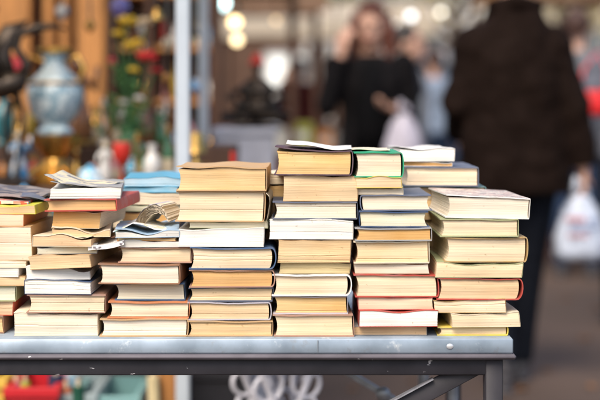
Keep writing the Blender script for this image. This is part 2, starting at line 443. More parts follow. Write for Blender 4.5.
zH, rootsH = stack('rightmost stack', YF, [
 (438, 509, 329.5, 339, 'h', 1, 'yellow', 'cream', 'yellow hardback'),
 (448, 517, 315, 329, 'p', 1, 'cream', 'cream', 'buff paperback pushed out to the right', dict(yaw=3)),
 (435, 507, 302, 315, 'p', 1, 'ochre', 'cream', 'ochre paperback'),
 (437, 523, 279.5, 302, 'h', 1, 'red', 'tan', 'bright red hardback with round spine', dict(yaw=.4)),
 (436, 523, 264.5, 279.5, 'p', 1, 'sage', 'cream', 'dull green paperback with wavy pages', dict(wob=.002)),
 (442, 526, 239, 264.5, 'h', 1, 'ochre', 'cream', 'ochre hardback with thick tan pages', dict(yaw=2.5)),
 (439, 518, 220.5, 239, 'h', 1, 'sage', 'cream', 'sage green hardback', dict(yaw=1)),
 (442, 527, 199.5, 221, 'h', 1, 'white', 'pale', 'sketch-covered hardback', dict(yaw=3, roll=1.4, lift=.003, L=.2)),
])
# rear stacks, half hidden
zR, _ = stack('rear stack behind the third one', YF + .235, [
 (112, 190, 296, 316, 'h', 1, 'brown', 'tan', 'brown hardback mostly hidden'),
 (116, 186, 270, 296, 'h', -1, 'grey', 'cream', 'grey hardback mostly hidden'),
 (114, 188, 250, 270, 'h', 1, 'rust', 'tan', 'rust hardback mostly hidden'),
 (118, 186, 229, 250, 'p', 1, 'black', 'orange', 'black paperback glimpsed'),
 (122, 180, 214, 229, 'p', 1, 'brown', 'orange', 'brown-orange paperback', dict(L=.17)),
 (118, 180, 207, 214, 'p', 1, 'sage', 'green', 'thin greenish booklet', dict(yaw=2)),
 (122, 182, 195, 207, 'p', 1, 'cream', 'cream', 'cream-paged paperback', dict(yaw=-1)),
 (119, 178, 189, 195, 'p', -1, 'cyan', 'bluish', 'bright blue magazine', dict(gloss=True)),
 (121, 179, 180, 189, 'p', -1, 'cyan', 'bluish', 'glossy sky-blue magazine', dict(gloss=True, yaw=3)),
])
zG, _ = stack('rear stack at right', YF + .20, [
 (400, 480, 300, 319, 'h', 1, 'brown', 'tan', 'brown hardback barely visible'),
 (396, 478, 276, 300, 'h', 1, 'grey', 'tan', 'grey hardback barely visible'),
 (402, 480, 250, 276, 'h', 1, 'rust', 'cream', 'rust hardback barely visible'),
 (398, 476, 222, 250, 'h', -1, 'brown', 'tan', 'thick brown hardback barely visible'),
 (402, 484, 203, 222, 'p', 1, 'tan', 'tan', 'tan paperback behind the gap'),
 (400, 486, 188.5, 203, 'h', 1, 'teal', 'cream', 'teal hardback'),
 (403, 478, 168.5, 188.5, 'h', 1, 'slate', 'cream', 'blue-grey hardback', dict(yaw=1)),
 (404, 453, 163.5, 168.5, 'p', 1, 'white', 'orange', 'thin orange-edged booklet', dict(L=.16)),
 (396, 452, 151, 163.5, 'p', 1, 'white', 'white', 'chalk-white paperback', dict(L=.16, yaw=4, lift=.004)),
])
# small untidy pile between the fourth and fifth stack
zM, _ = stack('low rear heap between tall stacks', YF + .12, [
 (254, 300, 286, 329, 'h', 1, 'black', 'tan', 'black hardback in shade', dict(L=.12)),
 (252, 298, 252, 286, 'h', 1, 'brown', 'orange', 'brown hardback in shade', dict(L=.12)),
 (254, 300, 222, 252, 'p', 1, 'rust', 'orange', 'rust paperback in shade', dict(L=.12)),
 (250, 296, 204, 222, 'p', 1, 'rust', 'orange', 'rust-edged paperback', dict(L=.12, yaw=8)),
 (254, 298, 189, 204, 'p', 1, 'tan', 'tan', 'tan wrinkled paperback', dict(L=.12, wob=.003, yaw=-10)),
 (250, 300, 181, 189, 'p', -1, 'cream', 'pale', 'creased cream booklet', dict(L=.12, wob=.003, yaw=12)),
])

# loose printed sheets, magazines and a curled booklet on the piles
def sheet(name, label, cat, pts, y0, y1, m, th=.0006, skew=0.0, group=None, n=8, lift=0.0):
    """pts: x,z profile of a bent sheet, swept from y0 to y1"""
    b = MB(); top = []; bot = []
    for k in range(n + 1):
        q = k / n; y = y0 + (y1 - y0) * q
        top.append([(x + skew * q, y, z + lift * q * q + .0015 * math.sin(q * 7 + x * 90)) for x, z in pts])
        bot.append([(x, y_, z - th) for (x, y_, z) in top[-1]])
    b.grid(top); b.grid([r[::-1] for r in bot]); b.grid([top[0], bot[0]]); b.grid([top[-1], bot[-1]])
    b.grid([[r[0] for r in top], [r[0] for r in bot]]); b.grid([[r[-1] for r in top], [r[-1] for r in bot]])
    o = b.build(name, m, smooth=60); tag(o, label, cat, group)
    # put the origin at the sheet's base
    c = Vector((sum(p[0] for p in pts) / len(pts), (y0 + y1) / 2, min(p[1] for p in pts)))
    o.data.transform(Matrix.Translation(-c)); o.location = c
    return o
def prt(name, base, inks, scale=60, cov=(.52, .6)):
    """printed paper: blocky patches of ink over paper"""
    if name in MATS: return MATS[name]
    m, nt, b = nodes_of(name); N = nt.nodes; L = nt.links
    tc = N.new('ShaderNodeTexCoord'); prev = None
    mp = N.new('ShaderNodeMapping'); mp.inputs['Scale'].default_value = (1, 2.2, 1.4); L.new(tc.outputs['Object'], mp.inputs[0])
    col = None
    for i, ink in enumerate(inks):
        v = N.new('ShaderNodeTexVoronoi'); v.distance = 'CHEBYCHEV'; v.inputs['Scale'].default_value = scale * (1 + .6 * i)
        v.inputs['Randomness'].default_value = .8; L.new(mp.outputs[0], v.inputs['Vector'])
        sp = N.new('ShaderNodeSeparateColor'); L.new(v.outputs['Color'], sp.inputs[0])
        mr = N.new('ShaderNodeMapRange'); mr.inputs[1].default_value = cov[0]; mr.inputs[2].default_value = cov[1]
        L.new(sp.outputs[i % 3], mr.inputs[0])
        mx = N.new('ShaderNodeMix'); mx.data_type = 'RGBA'
        if col is None: mx.inputs[6].default_value = (*base, 1)
        else: L.new(col, mx.inputs[6])
        mx.inputs[7].default_value = (*ink, 1); L.new(mr.outputs[0], mx.inputs[0]); col = mx.outputs[2]
    L.new(col, b.inputs['Base Color']); b.inputs['Roughness'].default_value = .42
    MATS[name] = m; return m
mag = prt('print_dark_magazine', (.10, .115, .15), [(.17, .19, .24), (.07, .08, .12), (.30, .27, .26)], 13, (.5, .56))
mag2 = prt('print_red_magazine', (.62, .10, .06), [(.05, .25, .5), (.7, .6, .5)], 55)
xa = lambda p: X(p, 2.3)
YA = 2.25
def prof(px0, px1, z0, amp, ph, n=12, Y=YA):
    return [(X(px0 + (px1 - px0) * i / n, Y), z0 + amp * math.sin(ph + 5 * i / n) * (1 - .2 * i / n)) for i in range(n + 1)]
sheet('folded_magazine', 'red and blue printed magazine on the lime book of the far left stack', 'magazine', prof(-50, 24, zA + .004, .002, 1), YA + .035, YA + .2, mag2, th=.0045)
sheet('folded_magazine', 'crumpled dark grey magazine topping the far left stack', 'magazine', prof(-60, 34, zA + .012, .004, .3), YA + .075, YA + .22, mag, th=.004, skew=.01, lift=.004)
sheet('folded_magazine', 'slate blue leaflet drooping over the corner of the far left stack', 'magazine',
      [(X(14, YA), zA + .011), (X(22, YA), zA + .012), (X(30, YA), zA + .0095), (X(36, YA), zA + .006), (X(42, YA), zA + .0015)], YA + .05, YA + .14, cover_mat('slate'), th=.0015, skew=-.012)
# loose flyleaf rising on the top of the fifth stack
sheet('loose_sheet', 'white loose flyleaf lifting on top of the fifth stack from left', 'sheet of paper',
      [(X(286, YF) + (X(352, YF) - X(286, YF)) * i / 10, zE + .0012 + .011 * (1 - i / 10) ** 1.6) for i in range(11)], YF + .006, YF + .15, cover_mat('white'), th=.0012, skew=.004)
sheet('loose_sheet', 'pale sheet lying across the green pocket book', 'sheet of paper',
      [(X(352, YF) + (X(392, YF) - X(352, YF)) * i / 8, zF + .001 + .0020 * math.sin(i / 8 * 3)) for i in range(9)], YF + .05, YF + .13, cover_mat('cream'), th=.0008)
sheet('loose_sheet', 'cream sheet with a raised corner topping the second stack from left', 'sheet of paper',
      [(X(42, YF) + (X(108, YF) - X(42, YF)) * i / 12, zB + .002 + .017 * max(0, 1 - i / 7) ** 1.5) for i in range(13)], YF + .02, YF + .16, prt('print_sheet', (.8, .72, .5), [(.25, .26, .3), (.5, .5, .5)], 30, (.6, .7)), th=.0012, skew=.006)
# sketch print on the cover of the rightmost top book
top = rootsH[-1]
pm = prt('print_sketch', (.80, .74, .64), [(.45, .32, .28), (.22, .2, .22), (.7, .5, .45)], 70, (.66, .72))
for ch in top.children:
    if ch.name.startswith('cover'):
        ch.data = ch.data.copy(); ch.data.materials.append(pm)
        zt = max(v.co.z for v in ch.data.vertices)
        for p in ch.data.polygons:
            if p.center.z > zt - .006 and abs(p.normal.z) > .8: p.material_index = 1
# curled booklet bending over the third stack
def curled():
    r = thing('curled_booklet', 'booklet with its pages curled over on the third stack from left', 'booklet', (X(150, 2.28), 2.3, zC))
    for nm, k0, k1, m_ in (('pages', 0, 14, page_mat('pale')), ('cover', 14, 15, cover_mat('lilac'))):
        b = MB()
        for k in range(k0, k1):
            q = k / 14.0; rk = random.Random(k)
            pts = []
            for i in range(15):
                a = i / 14 * PI * (1.0 - .30 * q - rk.uniform(0, .10))
                rad = .014 + .0080 * q + rk.uniform(-.0008, .0008)
                pts.append((.000 + .028 * (i / 14) + .45 * rad * math.cos(PI - a) - .01 * q, .006 + .003 * q + rad * 1.45 * max(0, math.sin(a * .93 + .12)) ))
            th = .0004 if k < 14 else .0008
            T = []; Bt = []
            for j in range(7):
                y = -.05 + .12 * j / 6
                T.append([(x + .012 * j / 6, y, z * (1 - .1 * j / 6)) for x, z in pts])
                Bt.append([(x - th * .7, y, z - th) for x, z in [(p[0], p[2]) for p in T[-1]]])
            b.grid(T); b.grid([q_[::-1] for q_ in Bt]); b.grid([T[0], Bt[0]]); b.grid([T[-1], Bt[-1]])
        b.build(nm, m_, r, smooth=60)
curled()
sheet('loose_sheet', 'white leaf sloping down left beside the curled booklet', 'sheet of paper',
      [(X(112, YF), zC + .001), (X(122, YF), zC + .005), (X(132, YF), zC + .012), (X(142, YF), zC + .011), (X(154, YF), zC + .005), (X(166, YF), zC + .002)], YF + .01, YF + .13, prt('print_pale', (.84, .84, .82), [(.45, .62, .66), (.8, .7, .5)], 45, (.62, .7)), th=.0015)
sheet('loose_sheet', 'speckled white brochure bridging the second and third stacks', 'sheet of paper',
      [(X(88, YF) + (X(124, YF) - X(88, YF)) * i / 6, Z(247, YF) + .010 * i / 6) for i in range(7)], YF + .0, YF + .12, prt('print_speck', (.84, .82, .78), [(.2, .18, .2)], 240, (.8, .82)), th=.007)
# torn wrapper beside the thick book of the fourth stack
sheet('loose_sheet', 'torn cream dust jacket flap sticking out right of the fourth stack', 'sheet of paper',
      [(X(266, YF), Z(224, YF)), (X(268, YF), Z(214, YF)), (X(269.5, YF), Z(205, YF)), (X(269, YF), Z(197, YF)), (X(266, YF), Z(194, YF))], YF + .004, YF + .14, cover_mat('cream'), th=.001, skew=.004)

# ------------------------------------------------------------------ the table
zinc_m = mat('zinc', (.40, .48, .56), rough=.46, metal=.35, col2=(.26, .32, .38), scale=16, detail=12, bump=.12, dist=.001, contrast=(.36, .62))
def stained_zinc():
    m = zinc_m; nt = m.node_tree; N = nt.nodes; L = nt.links; b = N['Principled BSDF']
    src = b.inputs['Base Color'].links[0].from_socket
    tc = N.new('ShaderNodeTexCoord'); nz = N.new('ShaderNodeTexNoise'); nz.inputs['Scale'].default_value = 34; nz.inputs['Detail'].default_value = 12; nz.inputs['Roughness'].default_value = .68
    L.new(tc.outputs['Object'], nz.inputs['Vector'])
    for lo, hi, c in ((.60, .72, (.66, .70, .72)), (.42, .30, (.30, .33, .36)), (.30, .26, (.12, .12, .12)), (.69, .71, (.80, .80, .78))):
        mr = N.new('ShaderNodeMapRange'); mr.inputs[1].default_value = lo; mr.inputs[2].default_value = hi; L.new(nz.outputs[0], mr.inputs[0])
        mx = N.new('ShaderNodeMix'); mx.data_type = 'RGBA'; L.new(src, mx.inputs[6]); mx.inputs[7].default_value = (*c, 1); L.new(mr.outputs[0], mx.inputs[0]); src = mx.outputs[2]
    L.new(src, b.inputs['Base Color'])
stained_zinc()
def chipped(name, col, chip, th):
    m = mat(name, col, rough=.55, var=.35, scale=20, bump=.15, spec=.3)
    nt = m.node_tree; N = nt.nodes; L = nt.links; b = N['Principled BSDF']
    src = b.inputs['Base Color'].links[0].from_socket
    tc = N.new('ShaderNodeTexCoord'); mp = N.new('ShaderNodeMapping'); mp.inputs['Scale'].default_value = (1, 1, 2.4); L.new(tc.outputs['Object'], mp.inputs[0])
    nz = N.new('ShaderNodeTexNoise'); nz.inputs['Scale'].default_value = 42; nz.inputs['Detail'].default_value = 10; L.new(mp.outputs[0], nz.inputs['Vector'])
    mr = N.new('ShaderNodeMapRange'); mr.inputs[1].default_value = th; mr.inputs[2].default_value = th + .015; L.new(nz.outputs[0], mr.inputs[0])
    mx = N.new('ShaderNodeMix'); mx.data_type = 'RGBA'; L.new(src, mx.inputs[6]); mx.inputs[7].default_value = (*chip, 1); L.new(mr.outputs[0], mx.inputs[0])
    L.new(mx.outputs[2], b.inputs['Base Color']); return m
fr_m = chipped('painted_frame', (.040, .037, .044), (.55, .53, .55), .705)
lip_m = chipped('painted_lip', (.150, .135, .155), (.7, .68, .68), .70)
bare_m = mat('bare_metal', (.55, .56, .62), rough=.35, metal=.6, scale=60, var=.4)
XR = X(513.5, 2.2); XL = -1.05; YT = 2.2; DEP = .62
zt, zb = TABLE_Z - .0004, Z(354, 2.2)
tb = thing('folding_table', 'long zinc-topped trestle table with dark grey frame holding the books', 'table', ((XL + XR) / 2, YT + DEP / 2, 0))
ox, oy = (XL + XR) / 2, YT + DEP / 2
def lx(x): return x - ox
def ly(y): return y - oy
b = MB(); b.box(((0), 0, (zt + zb) / 2), (XR - XL, DEP, zt - zb), bev=.0022); b.build('zinc_top', zinc_m, tb, smooth=50)
b = MB()
for px in (318,): b.box((lx(X(px, 2.2)), -DEP / 2 - .0006, (zt + zb) / 2), (.0012, .0016, zt - zb - .005))
b.build('sheet_seam', mat('seam', (.22, .25, .28), rough=.5, metal=.3), tb)
b = MB(); cx_, cz_ = lx(X(450, 2.2)), Z(346.5, 2.2)
b.ball((cx_, -DEP / 2 - .0005, cz_), (.0055, .0018, .0045)); b.build('pale_spot', mat('pale_spot', (.75, .77, .8), rough=.3, metal=.5), tb)  # pale raised dot put in for a white spot on the zinc edge
# rolled lip and apron
zl0, zl1 = Z(361, 2.19), zb
b = MB(); b.box((.0, .001, (zl0 + zl1) / 2), (XR - XL + .008, DEP + .014, zl1 - zl0 - .0012), bev=.003); b.build('lip', lip_m, tb, smooth=50)
za0, za1 = Z(377, 2.2), zl0 + .0004
b = MB()
ya = -DEP / 2 + .010
b.box((-.006, ya + .0125, (za0 + za1) / 2), (XR - XL - .022, .025, za1 - za0 - .001), bev=.0015)
b.box((-.006, -ya - .0125, (za0 + za1) / 2), (XR - XL - .022, .025, za1 - za0 - .001), bev=.0015)
b.build('apron', fr_m, tb, smooth=50)
lw = 18 / 644.0
xl_ = lx(X(494, 2.21))
for (px_, yy_) in ((xl_, ya + lw / 2 - .0012), (xl_, -ya - lw / 2 + .0012), (-(XR - XL) / 2 + .04, ya + lw / 2 - .0012), (-(XR - XL) / 2 + .04, -ya - lw / 2 + .0012)):
    b = MB(); b.box((px_, yy_, (za1 - .001) / 2), (lw, lw, za1 - .002), bev=.002)
    b.box((px_, yy_, .006), (lw + .008, lw + .008, .012), bev=.002); b.build('leg', fr_m, tb, smooth=50)
for sgn in (1, -1):
    b = MB()
    x_a = xl_ - lw / 2 - .001 if sgn > 0 else -(XR - XL) / 2 + .04 + lw / 2
    xs = x_a - sgn * .006; dxx, dzz = -sgn * .88, -.475
    b.bar((xs, ya + .0125, za0 + .016), (xs + dxx * .70, ya + .0125, za0 + .016 + dzz * .70), .006, .029, up=(0, 0, 1), bev=.001)
    o = b.build('brace', fr_m, tb, smooth=50)
    b2 = MB(); ex, ez = -sgn * .475 * .0155, .88 * .0155
    b2.bar((xs + dxx * .075 + ex, ya + .008, za0 + .016 + dzz * .075 + ez), (xs + dxx * .70 + ex, ya + .008, za0 + .016 + dzz * .70 + ez), .014, .0022, up=(0, 0, 1)); b2.build('brace_edge', bare_m, o)
# rear scissor braces of light metal
bm_ = mat('galvanised_bar', (.42, .46, .52), rough=.45, metal=.5, var=.4, scale=40)
b = MB(); b.bar((lx(X(336, 2.7)), .22, Z(368, 2.7)), (lx(X(430, 2.7)), .22, Z(424, 2.7)), .010, .022, up=(0, 1, 0)); b.build('scissor_bar', bm_, tb)
b = MB(); b.tube([(lx(X(424, 2.75)), .25, za0), (lx(X(424, 2.75)), .25, .0)], .011, 10); b.build('rear_strut', bm_, tb)
b = MB(); b.tube([(lx(X(456, 2.6)), .14, za0), (lx(X(456, 2.6)), .14, .0)], .010, 10); b.build('rear_strut', bm_, tb)
b = MB(); b.ball((lx(X(384, 2.69)), .205, Z(397, 2.69)), (.014, .008, .014)); b.build('hinge_bolt', bm_, tb)

# ------------------------------------------------------------------ ground
gm = mat('asphalt', (.105, .068, .050), rough=.85, var=.45, scale=.9, detail=12, bump=.6, dist=.01, contrast=(.3, .72))
b = MB(); n = 40
b.grid([[(-90 + 180 * j / n, -30 + 200 * i / n, 0) for j in range(n + 1)] for i in range(n + 1)])
o = b.build('ground', gm, smooth=0); o['kind'] = 'structure'
leafm = mat('leaf_orange', (.26, .12, .045), rough=.6, var=.4, scale=30)
leafg = 'fallen leaves on the asphalt'
for i, (px, py) in enumerate([(548, 372), (585, 340), (566, 300), (438, 392), (352, 391), (530, 318), (592, 388), (413, 383), (576, 268), (540, 245), (520, 391), (598, 310)]):
    Y = CH * F / (py - HY); r_ = random.uniform(.022, .042); a0 = random.uniform(0, 6)
    pts = []
    for k in range(10):
        a = a0 + 2 * PI * k / 10; rr = r_ * (1 if k % 2 == 0 else .62)
        pts.append((math.cos(a) * rr, math.sin(a) * rr * .8, .004 + .012 * (k % 3) / 2))
    b = MB(); b.add(pts + [(0, 0, .006)], [(k, (k + 1) % 10, 10) for k in range(10)])
    b.add([(p[0], p[1], p[2] - .001) for p in pts] + [(0, 0, .005)], [((k + 1) % 10, k, 10) for k in range(10)])
    o = b.build('fallen_leaf', leafm, smooth=0); o.location = (X(px, Y), Y, 0)
    tag(o, 'small dry orange leaf fallen on the dark asphalt', 'leaf', leafg)
#@@BACKGROUND@@
# ------------------------------------------------------------------ people
skin = mat('skin', (.62, .36, .26), rough=.5, var=.15, scale=30, bump=.1)
def hand_into(b, wpos, d, pn, curl, side, s=1.0):
    """palm + four bent fingers + thumb; d along the hand, pn palm normal, side +1/-1 thumb side"""
    w0 = Vector(wpos); d = Vector(d).normalized(); pn = Vector(pn); pn = (pn - d * pn.dot(d)).normalized(); sx = d.cross(pn) * side
    M = Matrix((sx, d, pn)).transposed()
    b.ball(w0 + d * .045 * s, (.040 * s, .050 * s, .015 * s), 12, 8, M)
    for k, (off, ln) in enumerate(((.029, .072), (.010, .080), (-.010, .074), (-.028, .058))):
        p = w0 + d * .080 * s + sx * off * s; pts = [w0 + d * .045 * s + sx * off * .8 * s, p]; dd = d.copy(); ang = 0
        for j in range(3):
            ang = curl * (.7 + .1 * k)
            dd = (dd * math.cos(ang) + pn * math.sin(ang)).normalized() if j == 0 else (Quaternion(sx.normalized(), 0) @ (dd * math.cos(ang) + (pn - dd * pn.dot(dd)).normalized() * math.sin(ang))).normalized()
            p = p + dd * ln * s * (.42, .32, .26)[j]; pts.append(p)
        b.tube(pts, [.010 * s, .0095 * s, .0088 * s, .008 * s, .0065 * s], 8)
    p0 = w0 + d * .02 * s + sx * .022 * s
    b.tube([p0, p0 + (d * .6 + sx * .8) * .035 * s + pn * .006, p0 + (d * .85 + sx * .75) * .06 * s + pn * .018, p0 + (d * 1.1 + sx * .6) * .075 * s + pn * .026], [.014 * s, .0115 * s, .0105 * s, .008 * s], 8)
def remesh(o, vox, sm=4):
    m = o.modifiers.new('remesh', 'REMESH'); m.mode = 'VOXEL'; m.voxel_size = vox; m.use_smooth_shade = True
    if sm:
        q = o.modifiers.new('smooth', 'SMOOTH'); q.factor = .5; q.iterations = sm
def person(label, loc, rz, top, trousers, hair, H=1.7, coat=False, pose=None, long_hair=False, inner=None, group=None, vox=.008, shoes='black', build=1.0):
    """stands on loc; local -y is forwards. pose overrides joints"""
    k = H / 1.7
    J = dict(head=(0, -.01, 1.565), sl=(-.185, 0, 1.385), sr=(.185, 0, 1.385), el=(-.235, .03, 1.11), er=(.235, .03, 1.11),
             wl=(-.235, -.06, .88), wr=(.235, -.06, .88), hl=(-.09, 0, .90), hr=(.09, 0, .90), kl=(-.095, -.02, .49), kr=(.095, -.02, .49),
             al=(-.095, .02, .085), ar=(.095, .02, .085), dl=(0, -.1, -1), dr=(0, -.1, -1), nl=(1, 0, 0), nr=(-1, 0, 0), curl=.35, turn=0, nod=0)
    if pose: J.update(pose)
    V = {q: Vector(v) for q, v in J.items() if hasattr(v, '__len__')}
    root = thing('person', label, 'person', loc, rz, group); root.scale = (k * 1, k, k)
    hd = V['head']; Mh = Matrix.Rotation(R(J['turn']), 3, 'Z') @ Matrix.Rotation(R(J['nod']), 3, 'X')
    b = MB()
    b.ball(hd + Vector((0, .01, .02)), (.076, .094, .100), 20, 14, Mh)
    b.ball(hd + Mh @ Vector((0, -.022, -.050)), (.056, .066, .068), 16, 12, Mh)
    b.ball(hd + Mh @ Vector((0, -.052, -.098)), (.026, .022, .020), 12, 8, Mh)
    b.tube([hd + Mh @ Vector((0, -.088, .012)), hd + Mh @ Vector((0, -.112, -.024)), hd + Mh @ Vector((0, -.094, -.034))], [.007, .014, .011], 8)
    for sx in (-1, 1):
        b.ball(hd + Mh @ Vector((sx * .078, .008, -.012)), (.010, .020, .032), 10, 8, Mh)
        b.ball(hd + Mh @ Vector((sx * .032, -.080, .026)), (.022, .012, .008), 10, 6, Mh)
    b.tube([hd + Vector((0, .018, -.06)), (0, .015, 1.40)], [.054, .060], 14)
    b.loft([(0, 0, .86, .16, .105), (0, 0, .98, .15, .10), (0, 0, 1.12, .130, .090), (0, -.005, 1.27, .135, .095), (0, 0, 1.35, .115, .075), (0, .01, 1.42, .06, .055)], 20)
    for s_, sd_ in (('l', -1), ('r', 1)):
        b.tube([V['s' + s_], V['e' + s_]], [.052, .042], 12); b.ball(V['s' + s_], .056); b.ball(V['e' + s_], .042)
        b.tube([V['e' + s_], V['w' + s_]], [.041, .027], 12)
        b.tube([V['h' + s_], V['k' + s_], V['a' + s_]], [.082, .056, .036], 14); b.ball(V['k' + s_], .057)
        hand_into(b, V['w' + s_], V['d' + s_], V['n' + s_], J['curl'], sd_ * -1)
    o = b.build('body', skin, root, smooth=180); remesh(o, vox * .62, 2)
    # face features
    for sx in (-1, 1):
        e = MB(); e.ball(hd + Mh @ Vector((sx * .031, -.0845, .010)), (.0125, .008, .008), 12, 8, Mh)
        ob = e.build('eye', mat('eye', (.06, .04, .03), rough=.2), root)
    e = MB(); e.ball(hd + Mh @ Vector((0, -.087, -.060)), (.024, .010, .008), 12, 8, Mh); e.build('mouth', mat('lips', (.5, .16, .13), rough=.4), root)
    # hair
    b = MB(); hc = hd + Vector((0, .026, .040))
    b.ball(hc, (.088, .096, .094), 20, 14, Mh)
    if long_hair:
        for sx in (-1, 1):
            b.tube([hd + Vector((sx * .062, .02, .06)), hd + Vector((sx * .092, .02, -.02)), hd + Vector((sx * .098, .02, -.11)), hd + Vector((sx * .085, .0, -.185))], [.040, .042, .040, .018], 12)
        b.tube([hd + Vector((0, .06, .05)), hd + Vector((0, .085, -.06)), hd + Vector((0, .07, -.19))], [.07, .075, .03], 14)
        b.tube([hd + Vector((-.06, -.055, .075)), hd + Vector((0, -.075, .088)), hd + Vector((.065, -.05, .07))], [.02, .026, .02], 10)
    else:
        b.tube([hd + Vector((0, .07, .06)), hd + Vector((0, .075, -.05))], [.055, .042], 14)
    o = b.build('hair', mat('hair_' + hair[0], hair[1], rough=.55, var=.5, scale=60, stretch=(1, 1, .2), bump=.6, dist=.006), root, smooth=180); remesh(o, vox * .8, 2)
    # trousers
    b = MB(); b.loft([(0, 0, .78, .155, .115), (0, 0, .88, .178, .122), (0, 0, .98, .160, .112), (0, 0, 1.03, .152, .106)], 20)
    for s_ in 'lr':
        kn, an = V['k' + s_], V['a' + s_]
        b.tube([V['h' + s_], V['h' + s_] * .5 + kn * .5, kn, kn * .5 + an * .5, an + Vector((0, 0, -.01))], [.100, .088, .072, .064, .060], 16)
    o = b.build('trousers', trousers, root, smooth=180); remesh(o, vox * 1.3, 3)
    for s_ in 'lr':
        a = V['a' + s_]; b = MB()
        b.ball((a.x, a.y - .065, .042), (.048, .135, .042), 16, 10); b.box((a.x, a.y - .06, .010), (.085, .25, .018), bev=.008)
        b.tube([(a.x, a.y + .01, .05), (a.x, a.y + .01, .12)], [.048, .044], 12); o = b.build('shoe', mat('shoe_' + shoes, CV[shoes], rough=.4), root, smooth=180); remesh(o, vox, 2)
    # garment
    b = MB(); e_ = .022 * build
    if coat:
        b.loft([(0, 0, .74, .225, .165), (0, 0, .80, .222, .165), (0, 0, .92, .212, .158), (0, 0, 1.06, .198, .148), (0, 0, 1.18, .195, .150), (0, 0, 1.26, .180, .140), (0, .005, 1.32, .158, .118), (0, .008, 1.37, .142, .100), (0, .012, 1.41, .122, .090), (0, .015, 1.445, .098, .082), (0, .016, 1.48, .076, .074)], 26, 2.2)
    else:
        b.loft([(0, 0, .88, .178, .125), (0, 0, 1.0, .165, .118), (0, 0, 1.12, .155, .112), (0, -.005, 1.28, .178, .128), (0, 0, 1.375, .172, .105), (0, .01, 1.425, .088, .075)], 22, 2.1)
    for s_ in 'lr':
        S, E, W_ = V['s' + s_], V['e' + s_], V['w' + s_]
        a = .012 if coat else 0
        b.ball(S, .066 + e_ * .5 + a); mid = S * .5 + E * .5
        b.tube([S, mid, E], [.064 + a + e_ * .3, .062 + a, .056 + a], 16); b.ball(E, .056 + a)
        we = E + (W_ - E) * .93
        b.tube([E, (E + W_) / 2, we], [.056 + a, .050 + a, .042 + a], 16)
    o = b.build('coat' if coat else 'jacket', top, root, smooth=180); remesh(o, vox * 1.1, 3)
    dm = o.modifiers.new('folds', 'DISPLACE'); tx = bpy.data.textures.get('folds') or bpy.data.textures.new('folds', 'CLOUDS'); tx.noise_scale = .09
    dm.texture = tx; dm.strength = .030 if coat else .014; dm.mid_level = .5
    if coat:
        c = MB(); c.tube([(-.085, -.05, 1.42), (-.085, .03, 1.46), (0, .088, 1.475), (.085, .03, 1.46), (.085, -.05, 1.42)], [.026, .030, .032, .030, .026], 10)
        o = c.build('collar', top, root, smooth=180)
    if inner:
        b = MB(); b.loft([(0, -.03, .92, .115, .118), (0, -.03, 1.05, .105, .112), (0, -.035, 1.2, .112, .118), (0, -.03, 1.33, .105, .102), (0, -.02, 1.40, .075, .075)], 18)
        o = b.build('shirt', inner, root, smooth=180)
    return root
cloth = lambda n, c, **k: mat('cloth_' + n, c, rough=.85, var=.35, scale=22, bump=.5, dist=.004, spec=.08, **k)

# the big man walking away with a carrier bag
def at(px, Y): return (X(px, Y), Y, 0)
MY = 5.75
person('man seen from behind in a long dark brown coat carrying a white plastic bag', at(514, MY), PI, cloth('coat_brown', (.0125, .0066, .0048)), cloth('jeans_dark', (.010, .012, .018)),
       ('grey', (.22, .19, .17)), H=1.78, coat=True, build=1.6, vox=.009,
       pose=dict(sl=(-.142, .0, 1.295), sr=(.142, .0, 1.295), el=(-.225, .04, 1.06), wl=(-.262, .03, .83), dl=(-.03, -.05, -1), nl=(1, 0, 0), er=(.215, .02, 1.08), wr=(.19, -.16, .96), dr=(-.1, -.8, -.5),
                 kl=(-.06, -.05, .49), al=(-.03, -.10, .085), kr=(.10, .03, .49), ar=(.07, .16, .12), curl=.75, hl=(-.09, 0, .90)))
# woman with red-brown hair, hand on her cheek
WY = 7.1
person('woman with red-brown hair and black jacket touching her face, holding a pale bag', at(371, WY), R(-4), cloth('black_jacket', (.009, .008, .009)), cloth('black_trousers', (.015, .015, .018)),
       ('auburn', (.13, .034, .016)), H=1.64, build=.3, long_hair=True, inner=cloth('black_top', (.004, .004, .005)), vox=.009,
       pose=dict(sl=(-.165, 0, 1.375), sr=(.165, 0, 1.375), head=(0, -.03, 1.575), turn=-8, nod=6, el=(-.225, -.10, 1.16), wl=(-.150, -.125, 1.43), dl=(.22, .0, 1), nl=(.7, .7, .1),
                 er=(.20, .02, 1.12), wr=(.13, -.22, 1.14), dr=(-.5, -.5, .15), nr=(0, -.2, 1), curl=.4))
person('dark-haired man in a black suit standing behind the red-haired woman', at(407, 8.6), R(75), cloth('suit', (.025, .025, .032)), cloth('suit_trousers', (.02, .02, .026)),
       ('black', (.025, .018, .014)), H=1.62, inner=cloth('grey_shirt', (.30, .32, .36)), vox=.012)
person('dark-haired person in a grey hooded jacket at the right edge of the photo', at(577, 9.2), PI - .3, cloth('grey_jacket', (.17, .18, .20)), cloth('jeans', (.03, .05, .10)),
       ('brown', (.07, .028, .018)), H=1.75, vox=.010, pose=dict(er=(.28, .02, 1.12)))
person('passer-by in a pale blue shirt beyond the man in the black suit', at(434, 13.0), PI + .4, cloth('blue_shirt', (.30, .38, .52)), cloth('jeans', (.03, .05, .10)),
       ('brown', (.07, .028, .018)), H=1.62, vox=.014)
person('passer-by in a white shirt far down the market street', at(289, 17.0), R(5), cloth('white_shirt', (.72, .70, .68)), cloth('beige_trousers', (.35, .27, .18)),
       ('blond', (.30, .16, .07)), H=1.55, vox=.014)
